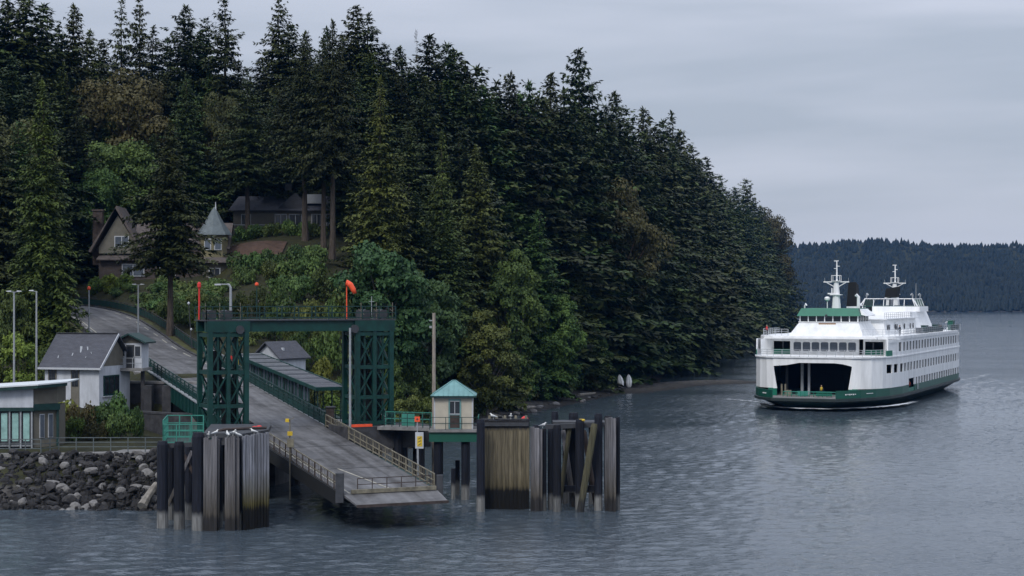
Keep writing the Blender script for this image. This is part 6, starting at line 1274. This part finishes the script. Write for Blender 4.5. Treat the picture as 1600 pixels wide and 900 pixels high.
pieces('window_post', top, 'white', t); part('cabin_core', MB().box((0, 51, 9.85), (21.5, 62, 2.6)), 'black', t)
def lrail(pts, h, m, every, name='railing', bars=(1.0, .66, .33)): return rail_run(t, pts, h, m, every, name, bars, .06, .07)
lrail([(-at(12)+.2, 12, 8.5), (-9.1, 8.2, 8.5), (-6.6, 6.5, 8.5), (6.6, 6.5, 8.5), (9.1, 8.2, 8.5), (at(12)-.2, 12, 8.5)], 1.1, 'frame', 1.5)
part('deck_edge', MB().wall([(-9.2, 7.9), (-6.5, 5.93), (6.5, 5.93), (9.2, 7.9)], 8.3, 8.52, -.06), 'steelrail', t)
for s in (-1, 1): part('bulwark_panel', MB().box((s*11.1, 13.0, 9.0), (.12, 2.2, .9), -s*.25), 'ferrygreen', t)
# sun deck
SDK = [(14.6, 9.0), (15.2, 10.4), (17, 11.4), (20, 12.15), (35, 12.15), (50, 12.15)]
part('sun_deck', MB().prism(loop(SDK), 11.204, 11.7), 'white', t)
part('roof_overhang', MB().prism([(-8.8, 14.0), (8.8, 14.0), (9, 14.7), (-9, 14.7)], 11.25, 11.62), 'white', t)
sp = [(-11.5, 30, 11.7), (-11.9, 21, 11.7), (-11.0, 17.2, 11.7), (-9.6, 15.4, 11.7), (-6.3, 15.4, 11.7)]
lrail(sp, 1.1, 'frame', 1.3); lrail([(6.3, 15.4, 11.7), (9.6, 15.4, 11.7), (11.2, 17.6, 11.7), (11.95, 21, 11.7), (11.95, 40, 11.7)], 1.1, 'frame', 1.4)
rl = lrail([(11.95, 40.2, 11.7), (11.95, 84, 11.7)], 1.15, 'frame', 2.2)
part('rail_screen', MB().box((11.9, 52, 12.25), (.05, 22, .8)).box((11.9, 77, 12.3), (.05, 10, 1.0)), 'steelrail', rl)
# forward wheelhouse
part('wheelhouse_base', MB().solid([(-6.4, 16.2, 11.7), (6.2, 16.2, 11.7), (6.2, 30, 11.7), (-6.4, 30, 11.7)], [(-5.0, 18.1, 13.95), (5.0, 18.1, 13.95), (5.0, 28, 13.95), (-5.0, 28, 13.95)]), 'white', t)
part('wheelhouse_ledge', MB().box((0, 22.8, 14.0), (10.3, 9.8, .12)), 'white', t)
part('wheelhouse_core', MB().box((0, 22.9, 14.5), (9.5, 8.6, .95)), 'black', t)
wp = MB().box((0, 0, 0), (1.22, .06, .92)).mesh('window', M['glass'])
for k in range(7): link('window', wp, t, (-4.2+k*1.4, 18.2, 14.52))
mb = []
for k in range(8): mb.append(MB().box((-4.9+k*1.4, 18.2, 14.52), (.17, .2, .95)))
for s in (-1, 1):
    for k in range(1, 5): mb.append(MB().box((s*4.9, 18.2+k*2.1, 14.52), (.2, .17, .95)))
pieces('window_post', mb, 'white', t)
for s in (-1, 1):
    for k in range(4): o = link('window', wp, t, (s*4.85, 19.25+k*2.1, 14.52)); o.rotation_euler = (0, 0, math.pi/2); o.scale = (1.5, 1, 1)
part('wheelhouse_roof', MB().solid([(-5.35, 17.6, 15.0), (5.3, 17.6, 15.0), (5.3, 27.6, 15.0), (-5.35, 27.6, 15.0)], [(-4.75, 18.3, 16.3), (4.9, 18.3, 16.3), (4.9, 27, 16.3), (-4.75, 27, 16.3)]), 'ferrygreen', t)
part('roof_wing', MB().solid([(5.3, 19, 15.2), (6.2, 19, 15.0), (6.2, 19.2, 15.0), (5.0, 19.2, 16.2)], [(5.3, 26, 15.2), (6.2, 26, 15.0), (6.2, 26, 15.2), (5.0, 26, 16.2)]), 'white', t)
nb = part('name_board', MB().box((-.2, 17.85, 13.55), (2.9, .1, .5)), 'sign', t); mb = MB()
for k, wd in enumerate((.22, .16, .2, .12, .22, .2, .14, .2)): x = -1.35+k*.33; mb.box((x, 17.785, 13.55), (wd*.35, .02, .26)).box((x+wd*.3, 17.785, 13.55+(.08 if k % 2 else -.07)), (wd*.5, .021, .07))
part('letter', mb, 'gold', nb); part('searchlight', MB().lathe((-.3, 17.5, 14.9), [(.05, -.1), (.2, 0), (.2, .3), (.05, .4)], 8), 'darkgrey', t)
for x in (-4.3, 5.0): part('horn', MB().path([(x, 19, 16.3), (x, 19, 16.8), (x+.25, 18.9, 16.95)], [.09, .16, .28], 8), 'white', t)
def mast(y, z0, white=True):
    m_ = part('mast', MB().path([(0, y, z0), (0, y, z0+4.4)], [.78, .42], 8), 'white', t)
    part('crosstree', MB().bar((-2.2, y, z0+4.5), (2.2, y, z0+4.5), .22, .18).bar((-1.7, y, z0+4.42), (-.4, y, z0+3.7), .12, .12).bar((1.7, y, z0+4.42), (.4, y, z0+3.7), .12, .12), 'white', m_)
    part('platform', MB().box((0, y, z0+2.3), (1.9, 1.6, .15)).box((0, y, z0+4.65), (1.5, 1.3, .1)), 'white', m_); mb = MB()
    for x in (-.7, .7): mb.box((x, y-.6, z0+5.15), (.07, .07, 1.0)); mb.box((x, y+.6, z0+5.15), (.07, .07, 1.0))
    mb.box((0, y-.6, z0+5.6), (1.5, .07, .09)).box((0, y+.6, z0+5.6), (1.5, .07, .09)); part('cage', mb, 'white', m_)
    part('topmast', MB().path([(.1, y, z0+4.5), (.1, y, z0+8.1)], [.16, .09], 7).box((0, y, z0+8.1), (.8, .1, .12)).box((.35, y, z0+7.2), (.5, .1, .1)).box((-.2, y, z0+6.8), (.4, .1, .1)), 'white', m_)
    part('radar', MB().box((-.65, y-.5, z0+2.9), (.2, .2, 1.1), .4).box((-.9, y-.5, z0+2.5), (.9, .2, .22)), 'white', m_); part('dome', MB().lathe((-1.5, y-.2, z0+1.2), [(.08, -1.2), (.08, 0), (.45, .2), (.52, .5), (.3, .75), (.05, .8)], 10), 'white', m_)
    mb = MB()
    for x in (-2.0, 2.1): mb.tube((x, y, z0+4.5), (x, y, z0+5.2), .05, .04, 5)
    part('whip', mb, 'grey', m_)
    return m_
mast(24.0, 16.3)
part('funnel', MB().solid([(.3, 29, 11.7), (2.6, 29, 11.7), (2.6, 33, 11.7), (.3, 33, 11.7)], [(.6, 29.6, 16.6), (2.3, 29.6, 16.6), (2.3, 32.6, 16.6), (.6, 32.6, 16.6)]), 'white', t)
part('funnel_top', MB().solid([(.58, 29.58, 16.6), (2.32, 29.58, 16.6), (2.32, 32.62, 16.6), (.58, 32.62, 16.6)], [(.8, 30.2, 20.8), (2.1, 30.2, 20.8), (2.1, 32.4, 20.3), (.8, 32.4, 20.3)]), 'black', t)
part('vent_post', MB().path([(3.1, 27.5, 15), (3.1, 27.5, 18.2), (2.7, 27.3, 18.6)], [.3, .28, .3], 8), 'white', t)
# mid and aft deckhouses
mh = part('mid_deckhouse', MB().solid([(-6, 30.2, 11.7), (7.2, 30.2, 11.7), (7.2, 62, 11.7), (-6, 62, 11.7)], [(-6, 30.2, 14.3), (6.8, 30.6, 14.3), (6.8, 62, 14.3), (-6, 62, 14.3)]), 'white', t); part('deckhouse_ledge', MB().box((.5, 46, 14.38), (14, 32.5, .14)), 'white', mh)
for y, wd in ((33, .7), (34.5, .5), (40, .9), (41.6, .6), (49, .8), (55, .6), (58, .6)): part('notice', MB().box((7.16, y, 12.9), (.06, wd, .95)), 'darkgrey', mh)
lrail([(6.9, 31, 14.45), (6.9, 58, 14.45)], 1.0, 'frame', 2.0)
for k in range(5): part('raft_canister', MB().tube((9.6, 34+k*2.6, 12.2), (9.6, 35.4+k*2.6, 12.2), .42, .42, 10), 'white', t)
for k, (y, m, sz) in enumerate(((44, 'darkgrey', 1.0), (50, 'steel', 1.4), (56, 'darkgrey', 1.1), (62, 'steel', 1.4), (66, 'rust', 1.2), (81, 'hullgreen', 2.0))): 
    e = part('deck_locker', MB().box((10.6, y, 11.7+sz*.45), (1.0, sz*1.3, sz*.9)).box((10.6, y, 11.75+sz*.9), (1.1, sz*1.4, .1)), m, t)
af = part('aft_deckhouse', MB().solid([(-6.4, 62, 11.7), (6.4, 62, 11.7), (6.4, 86, 11.7), (-6.4, 86, 11.7)], [(-5.6, 63, 15.4), (5.6, 63, 15.4), (5.2, 84, 15.4), (-5.2, 84, 15.4)]), 'white', t)
part('wheelhouse_base', MB().box((1.5, 76, 15.9), (9.2, 10, 1.0)), 'white', t); part('wheelhouse_floor', MB().box((0, 77, 16.42), (10.4, 11, .16)), 'hullgreen', t); part('wheelhouse_core', MB().box((0, 78, 16.0), (9.5, 8.6, 1.2)), 'paleglass', t)
mb = MB()
for s in (-1, 1):
    for y in (71.6, 74, 76.5, 79, 81.8): mb.box((s*5.1, y, 15.9), (.2, .2, 1.3)); mb.bar((s*5.1, y, 16.5), (s*4.6, y, 17.9), .12, .12)
for x in (-3, -1, 1, 3): mb.box((x, 71.6, 15.9), (.18, .18, 1.3)); mb.bar((x, 71.6, 16.5), (x, 72, 17.9), .1, .1)
for s in (-1, 1): mb.bar((s*4.6, 71.8, 17.9), (s*4.6, 82, 17.9), .16, .14); mb.bar((s*5.6, 71.4, 16.5), (s*4.6, 71.8, 18.0), .3, .16)
mb.bar((-4.6, 71.8, 17.9), (4.6, 71.8, 17.9), .14, .14); part('window_post', mb, 'white', t)
for s in (-1, 1): part('roof_panel', MB().solid([(s*5.0, 72.2, 16.6), (s*5.0, 81.6, 16.6), (s*4.65, 81.6, 17.8), (s*4.65, 72.2, 17.8)], [(s*4.95, 72.2, 16.6), (s*4.95, 81.6, 16.6), (s*4.6, 81.6, 17.8), (s*4.6, 72.2, 17.8)]), 'hullgreen', t)
for s, y in ((-1, 72.5), (1, 72.5), (1, 81)): part('horn', MB().path([(s*4.5, y, 17.9), (s*4.5, y, 18.6), (s*4.3, y-.2, 18.8)], [.09, .2, .3], 8), 'grey', t)
m2 = mast(78.0, 16.5); part('funnel', MB().solid([(-1.1, 74, 15.4), (-.5, 74, 15.4), (-.5, 76, 15.4), (-1.1, 76, 15.4)], [(-.9, 74.2, 18.2), (-.4, 74.2, 18.2), (-.4, 76, 18.2), (-.9, 76, 18.2)]), 'white', t); part('funnel', MB().solid([(.7, 74, 15.4), (1.5, 74, 15.4), (1.5, 76, 15.4), (.7, 76, 15.4)], [(.6, 74.2, 18.2), (1.2, 74.2, 18.2), (1.2, 76, 18.2), (.6, 76, 18.2)]), 'white', t); part('funnel_top', MB().solid([(-1.2, 73.6, 18.2), (1.2, 73.6, 18.2), (1.2, 76.4, 18.2), (-1.2, 76.4, 18.2)], [(-.9, 73.8, 19.9), (1.5, 73.8, 20.3), (1.5, 76.2, 20.3), (-.9, 76.2, 19.9)]), 'black', t)
part('flagstaff', MB().tube((4.2, 78, 15.4), (4.2, 78, 21), .09, .05, 6), 'grey', t)
part('davit', MB().path([(9, 86, 11.7), (9.4, 87, 13), (9.0, 89, 13.4), (8, 91, 13)], .14, 6), 'white', t)
# marks on the green bulwark
def on_side(y, z, w_, h_, nm, m):
    a = math.atan2(np.interp(y+.5, [p[0] for p in HW], [p[1] for p in HW])-np.interp(y-.5, [p[0] for p in HW], [p[1] for p in HW]), 1.0); x = float(np.interp(y, [p[0] for p in HW], [p[1] for p in HW]))
    part(nm, MB().box((x+.04, y, z), (w_, .05, h_), math.pi/2-a), m, t)
on_side(6.3, 2.75, 1.9, .09, 'stripe_mark', 'white')
for k, hgt in enumerate((.2, .14, .22, .16, .2, .13)): on_side(1.3+k*.33, 2.72+.02*(k % 2), .2, hgt, 'name_mark', 'white')
for k, hgt in enumerate((.2, .16, .22, .16)):
    y = 1.4+k*.34; x = float(np.interp(y, [p[0] for p in HW], [p[1] for p in HW])); part('name_mark', MB().box((-x-.04, y, 2.75), (.2, .05, hgt), math.pi/2+.72), 'white', t)
part('life_ring', MB().box((12.2, 33.6, 2.7), (.05, .5, .9)), 'frame', t)
# passengers and crew
def person(loc, rz, shirt, label, arm=0.25):
    me = bpy.data.meshes.new('body'); pts = [(0, 0, .95), (0, 0, 1.2), (0, 0, 1.42), (0, 0, 1.52), (0, .02, 1.62), (0, .02, 1.74)]; rd = [.15, .15, .17, .07, .10, .07]; ed = [(0, 1), (1, 2), (2, 3), (3, 4), (4, 5)]
    for s in (-1, 1):
        i = len(pts); pts += [(s*.2, 0, 1.4), (s*(.26+arm*.3), .05, 1.13), (s*(.26+arm*.4), .16, .9), (s*(.26+arm*.4), .2, .80)]; rd += [.075, .055, .042, .035]; ed += [(2, i), (i, i+1), (i+1, i+2), (i+2, i+3)]
        i = len(pts); pts += [(s*.11, 0, .85), (s*.12, .03, .48), (s*.12, -.02, .09), (s*.13, .14, .04)]; rd += [.105, .07, .05, .04]; ed += [(0, i), (i, i+1), (i+1, i+2), (i+2, i+3)]
    me.from_pydata(pts, ed, []); o = thing('person', label, 'person', loc, rz)
    b = link('body', me, o); me.materials.append(M['cloth']); sk = b.modifiers.new('skin', 'SKIN'); 
    for v, r_ in zip(me.skin_vertices[0].data, rd): v.radius = (r_, r_*.85)
    me.skin_vertices[0].data[0].use_root = True
    b.modifiers.new('sub', 'SUBSURF').levels = 1; b.modifiers['sub'].render_levels = 1
    part('vest', MB().lathe((0, 0, 0), [(.19, .92), (.20, 1.15), (.215, 1.38), (.12, 1.49)], 10), shirt, o, True); part('face', MB().lathe((0, .02, 1.55), [(.05, -.04), (.095, .03), (.108, .12), (.09, .2), (.04, .25)], 10), 'skin', o, True)
    part('hair', MB().lathe((0, .0, 1.68), [(.115, 0), (.11, .07), (.05, .13)], 10), 'cloth', o, True); return o
fm = Matrix.Translation(FL) @ Matrix.Rotation(-FA, 4, 'Z')
person(fm @ Vector((1.3, 6.8, 2.12)), math.pi, 'yellow', 'crew member in a yellow vest standing at the ferry car deck mouth')
person(fm @ Vector((-10.2, 16.4, 11.7)), 2.6, 'red', 'passenger in a red jacket at the ferry bow rail on the left'); person(fm @ Vector((11.0, 23, 11.7)), 2.0, 'cloth', 'passenger in dark clothes at the ferry sun deck rail on the right')
person(fm @ Vector((11.6, 28.6, 2.12)), -1.5, 'orange', 'deckhand in an orange vest at the ferry side opening')
# bow wave and wake: low broken foam
def foam_mat():
    m, tt, b = newmat('foam'); n = tt.nodes.new; l = tt.links.new
    b.inputs['Base Color'].default_value = (.72, .76, .80, 1); b.inputs['Roughness'].default_value = .8
    g = n('ShaderNodeNewGeometry'); mp_ = n('ShaderNodeMapping'); mp_.inputs['Scale'].default_value = (.5, .9, .9); l(g.outputs['Position'], mp_.inputs[0]); a = n('ShaderNodeTexNoise'); a.inputs['Scale'].default_value = 1.3; a.inputs['Detail'].default_value = 6; a.inputs['Roughness'].default_value = .7; l(mp_.outputs[0], a.inputs['Vector'])
    uv = n('ShaderNodeAttribute'); uv.attribute_name = 'thin'; ad = n('ShaderNodeMath'); ad.operation = 'ADD'; l(a.outputs['Fac'], ad.inputs[0]); l(uv.outputs['Fac'], ad.inputs[1])
    r = n('ShaderNodeMapRange'); r.inputs['From Min'].default_value = .88; r.inputs['From Max'].default_value = 1.08; l(ad.outputs[0], r.inputs['Value']); l(r.outputs[0], b.inputs['Alpha']); return m
M['foam'] = foam_mat()
def foam(pts, wd, name, label, strength):
    pts = smooth_line([(*p, 0) for p in pts], 8); n = len(pts); V = []; T = []; nc = 7
    for i in range(n):
        d = pts[min(i+1, n-1)]-pts[max(i-1, 0)]; nn = np.array([d[1], -d[0]])/np.hypot(d[0], d[1]); u = i/(n-1)
        for k in range(nc):
            c = (k/(nc-1)-.5)*2; z = .38+.12*(1-c*c)+.04*math.sin(i*1.7+k*2.1); V.append(tuple(fm @ Vector((pts[i][0]+nn[0]*c*wd*.5, pts[i][1]+nn[1]*c*wd*.5, z)))); T.append(strength*(1-abs(c)**1.5)*min(1, 4*u*(1-u)+.15))
    mb = MB().add(V, [(i*nc+k, i*nc+k+1, i*nc+nc+k+1, i*nc+nc+k) for i in range(n-1) for k in range(nc-1)])
    me = mb.mesh(name, M['foam'], True); at_ = me.attributes.new('thin', 'FLOAT', 'POINT'); at_.data.foreach_set('value', T); tag(link(name, me), label, 'foam', None, 'stuff')
foam([(-12, 19), (-8.5, 8), (-3, 1.8), (4, 1.8), (9, 8), (12.2, 18), (13.5, 34)], 3.0, 'bow_wave', 'white broken bow wave under the ferry bow', .92)
foam([(-6, 14), (-13, 17), (-22, 24)], 2.2, 'bow_wave', 'thin foam trailing from the left of the ferry bow', .52)
foam([(10.8, 60), (12, 85), (16, 110), (26, 150)], 6, 'wake', 'pale wake streaks astern of the ferry on the right', .37)
foam([(6, 98), (9, 120), (10, 170)], 9, 'wake', 'broad pale wake behind the ferry stern', .38)

# ------------------------------------------------------------------ haze
m = bpy.data.materials.new('haze_air'); m.use_nodes = True; nt = m.node_tree; nt.nodes.clear()
o_ = nt.nodes.new('ShaderNodeOutputMaterial'); pv = nt.nodes.new('ShaderNodeVolumePrincipled'); pv.inputs['Color'].default_value = (0.08, 0.39, 1.0, 1); pv.inputs['Density'].default_value = 0.000034; pv.inputs['Anisotropy'].default_value = 0.0
nt.links.new(pv.outputs[0], o_.inputs['Volume'])
solo('haze', MB().box((0, 0, 62), (11800, 11800, 138)), m, 'thin bluish haze over the water', 'haze')['kind'] = 'stuff'
